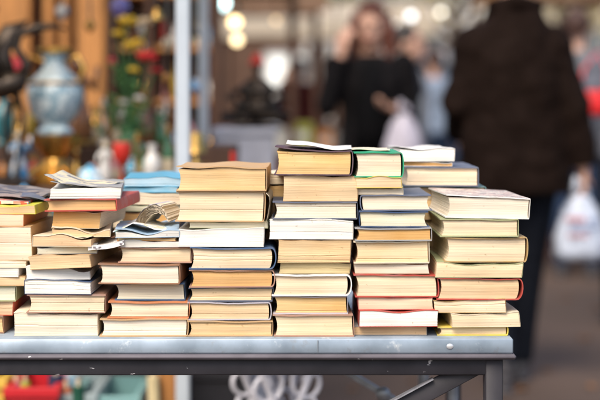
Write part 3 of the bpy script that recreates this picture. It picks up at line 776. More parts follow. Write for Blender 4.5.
person('passer-by in a slate grey jacket cut by the right frame edge', at(632, 7.2), PI, cloth('pale_jacket', (.16, .17, .21)), cloth('black_trousers', (.015, .015, .018)),
       ('black', (.025, .018, .014)), H=1.62, vox=.012)
person('passer-by in dark blue walking far behind near the pale shopfronts', at(463, 19.0), R(12), cloth('navy_coat', (.05, .07, .14)), cloth('jeans', (.03, .05, .10)),
       ('brown', (.07, .028, .018)), H=1.66, vox=.016)

# carrier bags
def carrier(label, hx, hy, hz, wd, ht, dp, m, prints):
    r = thing('carrier_bag', label, 'bag', (hx, hy, hz - ht - .055))
    b = MB(); rings = []; n = 30; vs = []; fs = []
    prof = [(0, .62, .5), (.03, .90, .85), (.12, 1.0, 1.0), (.32, .97, 1.0), (.55, .82, .85), (.75, .62, .62), (.9, .42, .38), (1.0, .26, .20)]
    for (t, rx, ry) in prof:
        for k in range(n):
            a = 2 * PI * k / n; q = 1 + .08 * math.sin(a * 5 + t * 6) + .07 * math.sin(a * 9 - t * 11) + .04 * math.sin(a * 14 + t * 17)
            vs.append((wd / 2 * rx * math.cos(a) * q, dp / 2 * ry * math.sin(a) * q, ht * t))
    for i in range(len(prof) - 1):
        for k in range(n): fs.append((i * n + k, i * n + (k + 1) % n, (i + 1) * n + (k + 1) % n, (i + 1) * n + k))
    fs.append(tuple(range(n))[::-1]); b.add(vs, fs); b.build('sack', m, r, smooth=180)
    for sg in (-1, 1):
        b = MB(); b.tube([(wd * 0.118, sg * dp * .06, ht * .97), (wd * 0.062, sg * dp * .05, ht + .035), (0, sg * .008, ht + .035), (-wd * 0.062, sg * dp * .05, ht + .06), (-wd * 0.118, sg * dp * .06, ht * .97)], [.016, .009, .007, .009, .016], 8)
        b.build('handle', m, r, smooth=180)
    for (px_, pz_, sx_, sz_, c) in prints:
        b = MB(); rows = []
        for i in range(3):
            row = []
            for j in range(7):
                x = px_ + sx_ * (j / 6 - .5); z = pz_ + sz_ * (i / 2 - .5)
                cx = x / (wd / 2); y = -dp / 2 * 1.11 * math.sqrt(max(.05, 1 - cx * cx)) - .004
                row.append((x, y, z))
            rows.append(row)
        b.grid(rows); b.build('print', c, r, smooth=180)
    return r
redb = mat('red_leather', (.75, .015, .015), rough=.4, bump=.2)
rb = thing('handbag', 'bright red handbag hanging at the right frame edge beside the grey jacket', 'handbag', (X(593, 6.6), 6.6, Z(116, 6.6)))
b = MB(); b.box((0, 0, .06), (.17, .08, .12), bev=.02); b.build('bag_body', redb, rb, smooth=60)
b = MB(); b.tube([(-.06, 0, .095), (-.04, .02, .22), (.03, .03, .30), (.07, .02, .22), (.06, 0, .095)], .006, 8); b.build('strap', redb, rb)
person('passer-by in a maroon coat between the statue and the red-haired woman', at(300, 15.0), PI - .2, cloth('maroon_coat', (.10, .022, .018)), cloth('jeans', (.03, .05, .10)),
       ('grey', (.22, .19, .17)), H=1.60, vox=.014)
person('passer-by in an olive coat at the far right of the street', at(556, 14.0), R(-15), cloth('olive_coat', (.07, .06, .03)), cloth('black_trousers', (.015, .015, .018)),
       ('black', (.025, .018, .014)), H=1.70, vox=.014)
plas = mat('white_plastic', (.56, .62, .74), rough=.35, var=.12, scale=14, bump=.8, dist=.012)
plas2 = mat('lilac_plastic', (.50, .47, .56), rough=.35, var=.2, scale=14, bump=.8, dist=.012)
pr, pb = mat('print_red', (.58, .32, .36), rough=.4), mat('print_blue', (.34, .42, .62), rough=.4)
hx = X(514, MY) + .262 * 1.78 / 1.7
carrier('white plastic carrier bag with red and blue print hanging from the man\'s hand', hx - .015, MY - .045, .835, .215, .275, .12, plas,
        [(-.03, .17, .075, .022, pr), (.045, .165, .045, .02, pb), (.0, .135, .11, .012, pb), (-.02, .105, .08, .014, pr)])
carrier('lilac-white plastic bag held in front by the red-haired woman', X(373, WY) + .135, WY - .27, 1.145, .20, .27, .13, plas2, [])

# ------------------------------------------------------------------ vendor stall on the left
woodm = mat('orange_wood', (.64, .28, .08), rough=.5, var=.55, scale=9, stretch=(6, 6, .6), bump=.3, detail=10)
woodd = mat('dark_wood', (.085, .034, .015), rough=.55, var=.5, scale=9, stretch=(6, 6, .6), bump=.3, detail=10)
gold = mat('gold_metal', (.70, .42, .12), rough=.25, metal=1.0, var=.4, scale=30)
bronze = mat('bronze', (.06, .045, .035), rough=.35, metal=.7, var=.5, scale=20)
def por(n, c, c2=None, sc_=14): return mat('porcelain_' + n, c, rough=.18, col2=c2, scale=sc_, bump=0, coat=.5, contrast=(.47, .53) if c2 else (.3, .7), detail=3)
white_p = por('white', (.74, .72, .68)); bw_p = por('blue_white', (.74, .76, .78), (.05, .28, .55), 32); cyan_p = por('cyan_white', (.72, .82, .86), (.03, .36, .60), 42)
vase_p = por('vase', (.60, .70, .72), (.26, .40, .48), 34); red_p = por('red', (.60, .03, .02)); green_p = por('green', (.06, .20, .09)); brown_p = por('brown', (.25, .10, .04)); teal_p = por('teal', (.03, .26, .30)); yel_p = por('yellow', (.72, .50, .06)); cream_p = por('cream', (.70, .58, .40)); pinkp = por('pink', (.70, .30, .28)); black_p = por('black', (.02, .02, .022))
glass_g = mat('green_glass', (.10, .32, .16), rough=.05, bump=0, trans=.6); glass_a = mat('amber_glass', (.55, .25, .05), rough=.05, bump=0, trans=.5)

# vendor table with a cloth and a two-step riser
vt = thing('vendor_table', 'trestle table under a brown cloth crowded with bric-a-brac behind the book stacks', 'table', (-.95, 4.15, 0))
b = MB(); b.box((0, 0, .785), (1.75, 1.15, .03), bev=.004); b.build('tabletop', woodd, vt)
b = MB(); b.box((0, 0, .803), (1.79, 1.19, .006), bev=.002); b.box((0, -.597, .735), (1.79, .006, .135)); b.build('tablecloth', mat('brown_cloth', (.16, .07, .035), rough=.9, scale=25), vt)
for px_ in (-.80, .62):
    for py_ in (-.48, .48):
        b = MB(); b.box((px_ , py_, .385), (.055, .055, .77), bev=.004); b.build('leg', woodm, vt)
rs = thing('display_riser', 'dark wooden two-step riser on the bric-a-brac table', 'riser', (-.95, 4.30, .807))
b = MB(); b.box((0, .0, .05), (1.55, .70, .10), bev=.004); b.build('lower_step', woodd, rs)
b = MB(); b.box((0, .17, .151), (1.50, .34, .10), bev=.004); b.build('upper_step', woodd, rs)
Z0, Z1, Z2 = .807, .908, 1.009       # table, lower step, upper step

PROF = {
 'vase': [(.0, 0), (.30, 0), (.32, .03), (.22, .10), (.42, .25), (.50, .45), (.46, .60), (.22, .76), (.18, .84), (.27, .95), (.29, 1.0), (.24, 1.0), (.15, .86)],
 'jar': [(.0, 0), (.36, 0), (.40, .05), (.50, .45), (.48, .66), (.30, .78), (.30, .82), (.34, .82), (.30, .9), (.10, .95), (.07, 1.0), (0, 1.0)],
 'bottle': [(.0, 0), (.46, 0), (.50, .03), (.50, .55), (.40, .66), (.16, .76), (.14, .96), (.19, .97), (.19, 1.0), (0, 1.0)],
 'goblet': [(.0, 0), (.42, 0), (.38, .04), (.08, .10), (.07, .42), (.14, .48), (.42, .62), (.50, .82), (.46, 1.0), (.42, 1.0), (.40, .80), (0, .6)],
 'candlestick': [(.0, 0), (.5, 0), (.48, .05), (.18, .10), (.12, .22), (.22, .28), (.12, .36), (.10, .62), (.2, .68), (.12, .76), (.26, .88), (.24, .92), (.1, .92), (.1, 1.0), (0, 1.0)],
 'teapot': [(.0, 0), (.28, 0), (.30, .05), (.48, .30), (.50, .48), (.38, .70), (.22, .78), (.20, .82), (.10, .86), (.06, .92), (.08, .97), (0, 1.0)],
 'lamp': [(.0, 0), (.30, 0), (.28, .05), (.12, .12), (.26, .26), (.28, .36), (.08, .52), (.06, .62), (.50, .62), (.49, .63), (.32, 1.0), (.30, 1.0)],
}
def lathe_thing(kind, name, label, cat, px, yb_, wpx, hpx, Y, m, z=None, group=None, extra=None):
    """wpx/hpx: size in photo pixels"""
    s = sc(Y); ww, hh = wpx / s, hpx / s
    zz = z
    r = thing(name, label, cat, (X(px, Y), Y, zz), random.uniform(-.5, .5), group)
    pf = [(a * ww, h * hh) for a, h in PROF[kind]]
    b = MB(); b.lathe(pf, n=28); nm = {'lamp': 'lamp_body'}.get(kind, 'body'); b.build(nm, m, r, smooth=50)
    if kind == 'teapot':
        b = MB(); b.tube([(ww * .44, 0, hh * .34), (ww * .62, 0, hh * .45), (ww * .74, 0, hh * .76)], [ww * .1, ww * .06, ww * .04], 10); b.build('spout', m, r)
        b = MB(); b.tube([(-ww * .44, 0, hh * .62), (-ww * .70, 0, hh * .60), (-ww * .72, 0, hh * .36), (-ww * .46, 0, hh * .28)], ww * .04, 8); b.build('handle', m, r)
    if kind == 'vase' and extra == 'handles':
        for sg in (-1, 1):
            b = MB(); b.tube([(sg * ww * .20, 0, hh * .84), (sg * ww * .46, 0, hh * .90), (sg * ww * .58, 0, hh * .76), (sg * ww * .47, 0, hh * .58)], ww * .045, 8); b.build('handle', gold, r)
        b = MB(); b.lathe([(a * ww, h * hh) for a, h in ((.26, .93), (.31, .96), (.31, 1.0), (.26, 1.0))], n=28); b.build('gilt_rim', gold, r)
        b = MB(); b.lathe([(a * ww * 1.03, h * hh) for a, h in ((.46, .57), (.48, .59), (.46, .61))], n=28); b.build('gilt_band', gold, r)
    if kind == 'bottle':
        b = MB(); b.lathe([(.0, hh * .86), (.20 * ww, hh * .86), (.21 * ww, hh * .88), (.20 * ww, hh * 1.03), (0, hh * 1.03)], n=20); b.build('cap', red_p if extra == 'red' else gold, r)
        b = MB(); b.lathe([(.505 * ww, hh * .14), (.51 * ww, hh * .15), (.51 * ww, hh * .44), (.505 * ww, hh * .45)], n=24); b.build('bottle_label', cream_p, r)
    return r
def figurine(label, px, hpx, Y, z, mb, mh, seated=False, hat=None, w=1.0, name='figurine'):
    h = hpx / sc(Y); r = thing(name, label, 'figurine', (X(px, Y), Y, z), random.uniform(-.6, .6))
    b = MB(); b.lathe([(0, 0), (.20 * h * w, 0), (.21 * h * w, .03 * h), (.17 * h * w, .06 * h), (0, .06 * h)], n=20); b.build('base', gold if mb is not bronze else black_p, r)
    b = MB()
    if seated:
        b.ball((0, 0, .26 * h), (.19 * h * w, .17 * h, .20 * h)); b.ball((0, 0, .50 * h), (.14 * h * w, .12 * h, .22 * h))
        for sg in (-1, 1):
            b.tube([(sg * .09 * h, 0, .20 * h), (sg * .26 * h * w, -.10 * h, .15 * h), (sg * .04 * h, -.20 * h, .12 * h)], [.08 * h, .07 * h, .05 * h], 12)
            b.tube([(sg * .13 * h, 0, .60 * h), (sg * .24 * h * w, -.04 * h, .42 * h), (sg * .10 * h, -.17 * h, .33 * h)], [.055 * h, .045 * h, .035 * h], 12)
    else:
        b.lathe([(.14 * h * w, .05 * h), (.17 * h * w, .12 * h), (.12 * h, .40 * h), (.075 * h, .52 * h), (.11 * h * w, .66 * h), (.10 * h * w, .74 * h), (.035 * h, .80 * h)], n=20, sy=.75)
        for sg, hz in ((-1, .50), (1, .86)):
            b.tube([(sg * .10 * h, 0, .71 * h), (sg * .18 * h * w, -.03 * h, .60 * h), (sg * .20 * h * w, -.09 * h, hz * h)], [.038 * h, .032 * h, .022 * h], 10)
    b.tube([(0, 0, .70 * h), (0, 0, .82 * h)], .035 * h, 10)
    b.build('figure', mb, r, smooth=180)
    b = MB(); b.ball((0, -.005, .87 * h), (.068 * h, .075 * h, .085 * h)); b.build('head', mh, r, smooth=180)
    if hat: b = MB(); b.lathe([(0, .90 * h), (.13 * h, .90 * h), (.125 * h, .92 * h), (.085 * h, .94 * h), (.07 * h, 1.03 * h), (0, 1.06 * h)], n=20); b.build('hat', hat, r, smooth=60)
    return r
# the large urn on its gilt stand
YV = 4.1
sV = sc(YV)
gs = thing('gilt_stand', 'gilt footed stand carrying the pale blue urn', 'stand', (X(55, YV), YV, Z1))
hS = Z(134, YV) - Z1
b = MB(); b.lathe([(0, 0), (.085, 0), (.09, .012), (.06, .03), (.035, hS * .5), (.055, hS * .75), (.07, hS - .008), (.07, hS), (0, hS)], n=26); b.build('pedestal', gold, gs)
for k in range(4):
    a = PI / 4 + k * PI / 2
    b = MB(); b.tube([(math.cos(a) * .05, math.sin(a) * .05, .05), (math.cos(a) * .10, math.sin(a) * .10, .03), (math.cos(a) * .105, math.sin(a) * .105, .006)], [.012, .012, .014], 8); b.build('foot', gold, gs)
lathe_thing('vase', 'urn', 'tall pale blue urn with gilt handles on a gilt stand at the left', 'urn', 55, 0, 57, 86, YV, vase_p, z=Z1 + hS, extra='handles')
# ginger jars and trinkets (px, w, h, Y, z)
lathe_thing('jar', 'ginger_jar', 'turquoise and white ginger jar below the urn', 'jar', 90, 0, 34, 52, 3.80, cyan_p, z=Z0 + .03)
bl = thing('book_block', 'plain white box under the turquoise ginger jar', 'box', (X(90, 3.8), 3.8, Z0)); b = MB(); b.box((0, 0, .0145), (.12, .12, .029), bev=.003); b.build('box_body', white_p, bl); b = MB(); b.box((0, 0, .0), (.05, .122, .002)); b.build('tape', cream_p, bl)
lathe_thing('jar', 'ginger_jar', 'small blue-patterned lidded jar right of the urn', 'jar', 24, 0, 24, 44, 3.78, bw_p, z=Z0)
lathe_thing('teapot', 'teapot', 'white round teapot beside the turquoise jar', 'teapot', 112, 0, 26, 34, 3.82, white_p, z=Z0)
lathe_thing('goblet', 'goblet', 'dark red goblet behind the white teapot', 'goblet', 122, 0, 20, 44, 3.98, red_p, z=Z1)
lathe_thing('candlestick', 'candlestick', 'brass candlestick between the red goblet and the white poles', 'candlestick', 137, 0, 15, 54, 3.98, gold, z=Z1)
lathe_thing('vase', 'vase', 'white slim vase near the brass candlestick', 'vase', 152, 0, 18, 42, 4.0, white_p, z=Z1)
lathe_thing('goblet', 'goblet', 'amber glass goblet left of the gilt stand', 'goblet', 10, 0, 18, 40, 3.80, glass_a, z=Z0)
lathe_thing('bottle', 'bottle', 'dark bottle with a red cap in front of the white plinth', 'bottle', 233, 0, 13, 76, 3.75, black_p, z=Z0, extra='red')
lathe_thing('jar', 'ginger_jar', 'brown glazed jar on the upper step', 'jar', 146, 0, 20, 36, 4.40, brown_p, z=Z2)
lathe_thing('bottle', 'bottle', 'green glass bottle by the left white pole', 'bottle', 168, 0, 11, 58, 4.05, glass_g, z=Z1)
lathe_thing('vase', 'vase', 'teal vase on the upper step at far left', 'vase', 4, 0, 24, 56, 4.42, teal_p, z=Z2)
lathe_thing('lamp', 'table_lamp', 'small brass lamp with cone shade between the poles', 'lamp', 196, 0, 22, 52, 4.05, gold, z=Z1)
lathe_thing('goblet', 'goblet', 'pink goblet at the right end of the bric-a-brac table', 'goblet', 207, 0, 12, 30, 3.80, pinkp, z=Z0)
lathe_thing('candlestick', 'candlestick', 'white candlestick on the upper step behind the green flowers', 'candlestick', 104, 0, 13, 48, 4.42, white_p, z=Z2)
lathe_thing('teapot', 'teapot', 'cream teapot low at the left frame edge', 'teapot', 33, 0, 26, 24, 3.66, cream_p, z=Z0)
lathe_thing('goblet', 'goblet', 'yellow goblet before the dark bronze bird', 'goblet', -6, 0, 16, 40, 3.70, yel_p, z=Z0)
lathe_thing('candlestick', 'candlestick', 'brass candlestick with the widest foot by the gilt stand', 'candlestick', 76, 0, 20, 46, 4.12, gold, z=Z1)
figurine('white porcelain dancer between teapot and urn', 105, 46, 4.05, Z1, white_p, cream_p)
figurine('red-robed figurine near the candlestick', 130, 34, 3.74, Z0, red_p, cream_p)
figurine('white and gold figurine left of the slim white vase', 143, 40, 3.72, Z0, white_p, gold)
figurine('pale blue figurine at the left below the red glass lamp', 19, 58, 4.0, Z1, bw_p, cream_p)
figurine('golden figurine between the white poles', 176, 42, 3.74, Z0, gold, gold)
figurine('cream shepherdess figurine right of the left pole', 190, 36, 3.72, Z0, cream_p, pinkp)
figurine('dark wooden figurine on the upper step beside the urn', 78, 92, 4.42, Z2, brown_p, brown_p)
figurine('green glazed figurine on the upper step', 160, 40, 4.40, Z2, green_p, cream_p)
figurine('orange-brown figurine close to the teal vase', 44, 26, 3.70, Z0, brown_p, cream_p)
figurine('teal glazed figurine in front of the amber goblet', 58, 32, 3.66, Z0, teal_p, white_p)
# more small things, each its own
kinds = [('vase', 'vase'), ('goblet', 'goblet'), ('jar', 'ginger_jar'), ('candlestick', 'candlestick'), ('bottle', 'bottle')]
cols = [('white', white_p), ('golden', gold), ('white', white_p), ('cream', cream_p), ('golden', gold), ('red', red_p), ('brown', brown_p), ('teal', teal_p), ('cream', cream_p), ('green', green_p), ('pink', pinkp), ('yellow', yel_p)]
rr = random.Random(3); k = 0; seen = set()
for row, (Yr, zr, pl, wh) in enumerate(((3.64, Z0, [67, 79, 96, 119, 155, 165, 184, 201, 217], 'front edge'), (4.10, Z1, [-8, 34, 92, 113, 146, 186, 206], 'lower step'), (4.46, Z2, [20, 64, 95, 118, 133, 172, 188], 'upper step'))):
    for px_ in pl:
        for _ in range(40):
            kd, cl = rr.choice(kinds), rr.choice(cols)
            if (kd[0], cl[0], wh) not in seen: break
        seen.add((kd[0], cl[0], wh))
        lathe_thing(kd[0], kd[1], f'small {cl[0]} {kd[1].replace("_", " ")} on the {wh} of the bric-a-brac table', kd[1].split('_')[-1], px_, 0, rr.uniform(11, 16), rr.uniform(20, 38), Yr + rr.uniform(-.02, .02), cl[1], z=zr)
fresh = [('white', white_p), ('golden', gold), ('orange', por('orange', (.75, .28, .03))), ('sky-blue', por('sky', (.10, .45, .70))), ('red', red_p), ('cream', cream_p), ('yellow', yel_p), ('turquoise', cyan_p)]
seen = set()
for (Yr, zr, pl, wh) in ((3.72, Z0, [1, 30, 47, 72, 101, 126, 136, 160, 172, 180, 196, 211], 'near the front rim of the bric-a-brac table'), (4.16, Z1, [5, 23, 70, 98, 108, 131, 157, 166, 178], 'at the back of the lower step'), (4.52, Z2, [8, 31, 76, 88, 106, 124, 142, 153, 166, 180, 196], 'at the back of the upper step')):
    for px_ in pl:
        for _ in range(60):
            kd, cl = rr.choice(kinds[:4] + [('teapot', 'teapot')]), rr.choice(fresh)
            if (kd[0], cl[0], wh) not in seen: break
        seen.add((kd[0], cl[0], wh)); big = wh.startswith('at the back of the upper')
        lathe_thing(kd[0], kd[1], f'{cl[0]} {kd[1].replace("_", " ")} {wh}', kd[1].split('_')[-1], px_, 0, rr.uniform(9, 13), rr.uniform(16, 30) * (1.5 if big else 1) * (.55 if kd[0] == 'teapot' else 1), Yr + rr.uniform(-.015, .015), cl[1], z=zr)
# bronze bird with outstretched neck
bb = thing('bronze_bird', 'dark bronze crane sculpture with long curved neck at top left', 'sculpture', (X(8, 3.95), 3.95, Z1))
s_ = 1 / sc(3.95); zz = lambda py: Z(py, 3.95) - Z1; xx = lambda px: (px - 8) * s_
b = MB(); b.lathe([(0, 0), (.07, 0), (.07, .015), (.03, .03), (0, .03)], n=20); b.build('base', bronze, bb)
b = MB(); b.tube([(0, 0, .02), (xx(4), .0, zz(120)), (xx(12), 0, zz(100))], [.008, .006, .012], 8); b.tube([(.02, .01, .02), (xx(22), .02, zz(115)), (xx(16), 0, zz(95))], [.008, .006, .012], 8); b.build('leg', bronze, bb)
b = MB(); b.tube([(xx(28), 0, zz(70)), (xx(18), 0, zz(82)), (xx(2), 0, zz(86)), (xx(-14), 0, zz(80)), (xx(-26), 0, zz(70))], [.008, .032, .040, .03, .01], 14)
b.tube([(xx(20), 0, zz(80)), (xx(27), 0, zz(64)), (xx(16), 0, zz(48)), (xx(20), 0, zz(34)), (xx(36), 0, zz(28)), (xx(52), 0, zz(26)), (xx(66), 0, zz(29))], [.022, .013, .011, .011, .015, .008, .003], 12); b.build('bird_body', bronze, bb, smooth=180)
b = MB(); b.tube([(xx(4), .01, zz(80)), (xx(-4), .03, zz(52)), (xx(6), .05, zz(30)), (xx(24), .05, zz(20))], [.035, .035, .028, .004], 12, sq=.4)
b.tube([(xx(0), -.01, zz(80)), (xx(-14), -.03, zz(50)), (xx(-10), -.05, zz(22)), (xx(2), -.05, zz(8))], [.035, .035, .028, .004], 12, sq=.4); b.build('wing', bronze, bb, smooth=180)
# red glass lantern on a stem
rl = thing('glass_lantern', 'round red glass lantern on a thin stem left of the urn', 'lantern', (X(15, 4.35), 4.35, Z2))
hR = Z(68, 4.35) - Z2
b = MB(); b.lathe([(0, 0), (.04, 0), (.04, .01), (.006, .02), (.006, hR - .03), (.02, hR - .025), (0, hR - .02)], n=16); b.build('stem', gold, rl)
b = MB(); b.ball((0, 0, hR), .040, 20, 14); b.build('globe', mat('red_glass', (.75, .02, .03), rough=.12, bump=0, coat=1), rl, smooth=180)
# bouquet of silk flowers
bq = thing('silk_bouquet', 'tall bouquet of yellow, red and cream silk flowers in a green vase', 'bouquet', (X(128, 4.28), 4.28, Z1 + .0))
bq.location.z = Z1 if 4.28 < 4.30 else Z2
bq.location = (X(128, 4.24), 4.24, Z1)
b = MB(); b.lathe([(a * .12, h * .17) for a, h in PROF['vase']], n=24); b.build('vase', green_p, bq)
fl = {'yellow': mat('petal_yellow', (.80, .52, .04), rough=.6, scale=40), 'red': mat('petal_red', (.72, .03, .03), rough=.6, scale=40), 'cream': mat('petal_cream', (.85, .66, .42), rough=.6, scale=40), 'white': mat('petal_white', (.8, .75, .7), rough=.6, scale=40)}
lfm = mat('silk_leaf', (.07, .19, .05), rough=.55, scale=40, var=.5)
s4 = 1 / sc(4.24)
b = MB(); rl_ = random.Random(5)
fpos = [(126, 24, 'yellow', 12), (132, 48, 'yellow', 9), (145, 24, 'cream', 9), (147, 60, 'red', 12), (118, 36, 'yellow', 8), (124, 104, 'white', 6), (140, 100, 'white', 6), (139, 44, 'yellow', 7), (134, 72, 'yellow', 7), (154, 72, 'red', 7)]
for px_, py_, c, rp in fpos:
    p = Vector(((px_ - 128) * s4, rl_.uniform(-.04, .04), Z(py_, 4.24) - Z1))
    b.tube([(0, 0, .12), p * .5 + Vector((0, 0, .06)), p], [.004, .003, .003], 6)
b.build('stems', lfm, bq)
for px_, py_, c, rp in fpos:
    p = Vector(((px_ - 128) * s4, rl_.uniform(-.04, .04), Z(py_, 4.24) - Z1)); rr_ = rp * s4
    f = MB()
    for q in range(9):
        a = q * 2.4; el = .3 + .9 * (q / 9); d = Vector((math.cos(a) * math.cos(el), math.sin(a) * math.cos(el), math.sin(el) * .8))
        Mq = d.to_track_quat('Z', 'Y').to_matrix()
        f.ball(p + d * rr_ * .5, (rr_ * .42, rr_ * .22, rr_ * .55), 8, 6, Mq)
    f.build('flower', fl[c], bq, smooth=180)
b = MB()
for i in range(230):
    a = rl_.uniform(0, 2 * PI); q = rl_.uniform(0, 1); rad = .065 * math.sqrt(rl_.random()) * (1.2 if q < .5 else .6)
    c = Vector((math.cos(a) * rad - .01, math.sin(a) * rad, .13 + .22 * q)); d = Vector((rl_.uniform(-1, 1), rl_.uniform(-1, 1), rl_.uniform(-.3, 1))).normalized(); sx = d.orthogonal().normalized()
    l = rl_.uniform(.018, .035); b.add([c, c + d * l * .5 + sx * l * .22, c + d * l, c + d * l * .5 - sx * l * .22], [(0, 1, 2, 3)])
b.build('foliage', lfm, bq, smooth=0)

def ornament(label, px, py, rpx, Y, m, kind):
    r = thing('hanging_ornament', label, 'ornament', (X(px, Y), Y, Z(py, Y))); q = rpx / sc(Y)
    b = MB()
    if kind == 0: b.lathe([(0, -1.3 * q), (.3 * q, -1.0 * q), (.9 * q, -.2 * q), (1.0 * q, .2 * q), (.7 * q, .8 * q), (.25 * q, 1.1 * q), (0, 1.15 * q)], n=18)
    else:
        b.lathe([(0, -.9 * q), (.95 * q, -.9 * q), (1.0 * q, -.6 * q), (.6 * q, .3 * q), (.35 * q, .9 * q), (0, 1.0 * q)], n=18)
    b.build('body', m, r, smooth=50)
    b = MB(); b.tube([(0, 0, 1.0 * q), (0, 0, 2.28 - Z(py, Y))], .0025, 6); b.build('cord', black_p, r)
for a in (('blue-violet glass ornament hanging above the silk bouquet', 120, 8, 10, 4.3, por('violet', (.16, .14, .45)), 0), ('brass bell hanging beside the cream silk flower', 157, 14, 7, 4.2, gold, 1),
          ('cream shell ornament hanging left of the white pole', 168, 44, 7, 4.25, cream_p, 0), ('dark iron lantern hanging between the white poles', 193, 30, 7, 4.5, bronze, 1),
          ('amber glass drop hanging low by the left white pole', 166, 78, 5, 4.2, glass_a, 0), ('red glass drop hanging right of the orange pilaster', 112, 62, 5, 4.4, red_p, 0),
          ('blue porcelain bell hanging between the white poles', 195, 84, 6, 4.4, bw_p, 1), ('golden drop hanging in front of the orange pilaster', 90, 26, 5.5, 4.5, gold, 0),
          ('white glass drop hanging over the urn', 62, 12, 7, 4.4, white_p, 0)): ornament(*a)
# gazebo over the stall: its right-hand white posts are in view
gz = thing('gazebo', 'white-framed gazebo standing over the bric-a-brac table', 'gazebo', (-1.3, 4.15, 0))
wp = mat('white_paint', (.52, .58, .64), rough=.35, var=.1)
for px_, Y_, w_ in ((183, 3.45, .034), (203.5, 4.85, .032)):
    b = MB(); b.box((X(px_, Y_) + 1.3, Y_ - 4.15, 1.15), (w_, w_, 2.30), bev=.004); b.box((X(px_, Y_) + 1.3, Y_ - 4.15, .01), (.10, .10, .02), bev=.004); b.build('post', wp, gz)
for Y_ in (3.45, 4.85):
    b = MB(); b.box((-1.25, Y_ - 4.15, 1.15), (.034, .034, 2.30), bev=.004); b.build('post', wp, gz)
b = MB()
xr_ = X(183, 3.45) + 1.3 + .02
cv = [(-1.3, -.75, 2.3), (xr_, -.75, 2.3), (xr_, .75, 2.3), (-1.3, .75, 2.3), ((xr_ - 1.3) / 2, 0, 2.75)]
b.add(cv, [(0, 1, 4), (1, 2, 4), (2, 3, 4), (3, 0, 4)])
for (p, q) in ((0, 1), (1, 2), (2, 3), (3, 0)):
    A, B_ = Vector(cv[p]), Vector(cv[q]); b.add([A, B_, B_ - Vector((0, 0, .18)), A - Vector((0, 0, .18))], [(0, 1, 2, 3)])
ccm = mat('canopy_cloth', (.72, .60, .44), rough=.9, scale=8)
_nt = ccm.node_tree; _t = _nt.nodes.new('ShaderNodeBsdfTranslucent'); _t.inputs[0].default_value = (.85, .72, .5, 1); _m = _nt.nodes.new('ShaderNodeMixShader'); _m.inputs[0].default_value = .6
_o = [n for n in _nt.nodes if n.type == 'OUTPUT_MATERIAL'][0]; _nt.links.new(_nt.nodes['Principled BSDF'].outputs[0], _m.inputs[1]); _nt.links.new(_t.outputs[0], _m.inputs[2]); _nt.links.new(_m.outputs[0], _o.inputs[0])
b.build('canopy', ccm, gz, smooth=0)

# things stored under the vendor table, seen below the apron of the book table
def crate(label, px, Y, w_, d_, h_, m, z=0):
    r = thing('plastic_crate', label, 'crate', (X(px, Y), Y, z))
    b = MB(); t = .012
    b.box((0, 0, t / 2), (w_, d_, t))
    for sx in (-1, 1):
        b.box((sx * (w_ / 2 - t / 2), 0, h_ / 2 + t / 2), (t, d_ - 2 * t - .001, h_ - t - .001)); b.box((0, sx * (d_ / 2 - t / 2), h_ / 2 + t / 2), (w_, t, h_ - t - .001))
    b.build('walls', m, r, smooth=0)
    b = MB()
    for sx in (-1, 1): b.box((0, sx * (d_ / 2 + .004), h_ - .012), (w_ + .016, .008, .024), bev=.002); b.box((sx * (w_ / 2 + .004), 0, h_ - .012), (.008, d_, .0235), bev=.002)
    b.build('rim', m, r)
    return r
pl = lambda n, c: mat('plastic_' + n, c, rough=.4, var=.15, bump=.05)
crate('red plastic crate under the table at left', 41, 3.55, .12, .25, .455, pl('red', (.62, .02, .03)))
crate('teal plastic crate under the table left of centre', 112, 3.62, .16, .26, .42, pl('teal', (.22, .42, .42)))
crate('pale grey plastic crate under the table at the far left', 82, 3.60, .10, .26, .43, pl('grey', (.34, .42, .44)))
crate('yellow plastic crate at the lower left corner', 2, 3.58, .06, .25, .47, pl('yellow', (.72, .48, .08)))
crate('black plastic crate under the right end of the vendor table', 222, 3.75, .15, .3, .46, pl('black', (.02, .02, .025)))
def roll(label, px, Y, h, r0, m):
    r = thing('fabric_roll', label, 'fabric roll', (X(px, Y), Y, 0)); b = MB(); b.tube([(0, 0, 0), (.004, .01, h * .5), (-.003, .004, h)], [r0, r0 * 1.05, r0], 18); b.build('cloth', m, r)
    b = MB(); b.tube([(-.003, .004, h), (-.003, .004, h + .02)], r0 * .35, 12); b.build('core', cream_p, r)
for a in (('pink fabric roll standing left of the red crate', 17, 3.50, .45, .018, cloth('pink', (.75, .20, .38))), ('olive green fabric roll beside the red crate', 26, 3.46, .46, .012, cloth('olive', (.42, .42, .05))),
          ('navy fabric roll right of the red crate', 57, 3.50, .47, .02, cloth('navyroll', (.04, .05, .10))), ('rust fabric roll among the crates', 67, 3.48, .44, .014, cloth('rust', (.6, .16, .07))),
          ('light blue fabric roll among the crates', 72, 3.56, .46, .017, cloth('lightblue', (.35, .55, .68))), ('dark green fabric roll before the teal crate', 79, 3.46, .45, .015, cloth('dkgreen', (.03, .12, .08))),
          ('cream fabric roll beside the orange plank', 154, 3.48, .47, .015, cloth('creamroll', (.75, .62, .36))), ('crimson fabric roll right of the orange plank', 178, 3.52, .46, .010, cloth('crimson', (.30, .02, .03)))): roll(*a)
pk = thing('wooden_plank', 'upright orange wooden plank leaning under the vendor table', 'plank', (X(167, 3.52), 3.52, 0)); b = MB(); b.box((0, 0, .30), (.050, .025, .60), bev=.003); b.build('board', woodm, pk); b = MB(); b.box((0, -.0135, .52), (.02, .003, .02)); b.build('metal_plate', bare_m, pk)

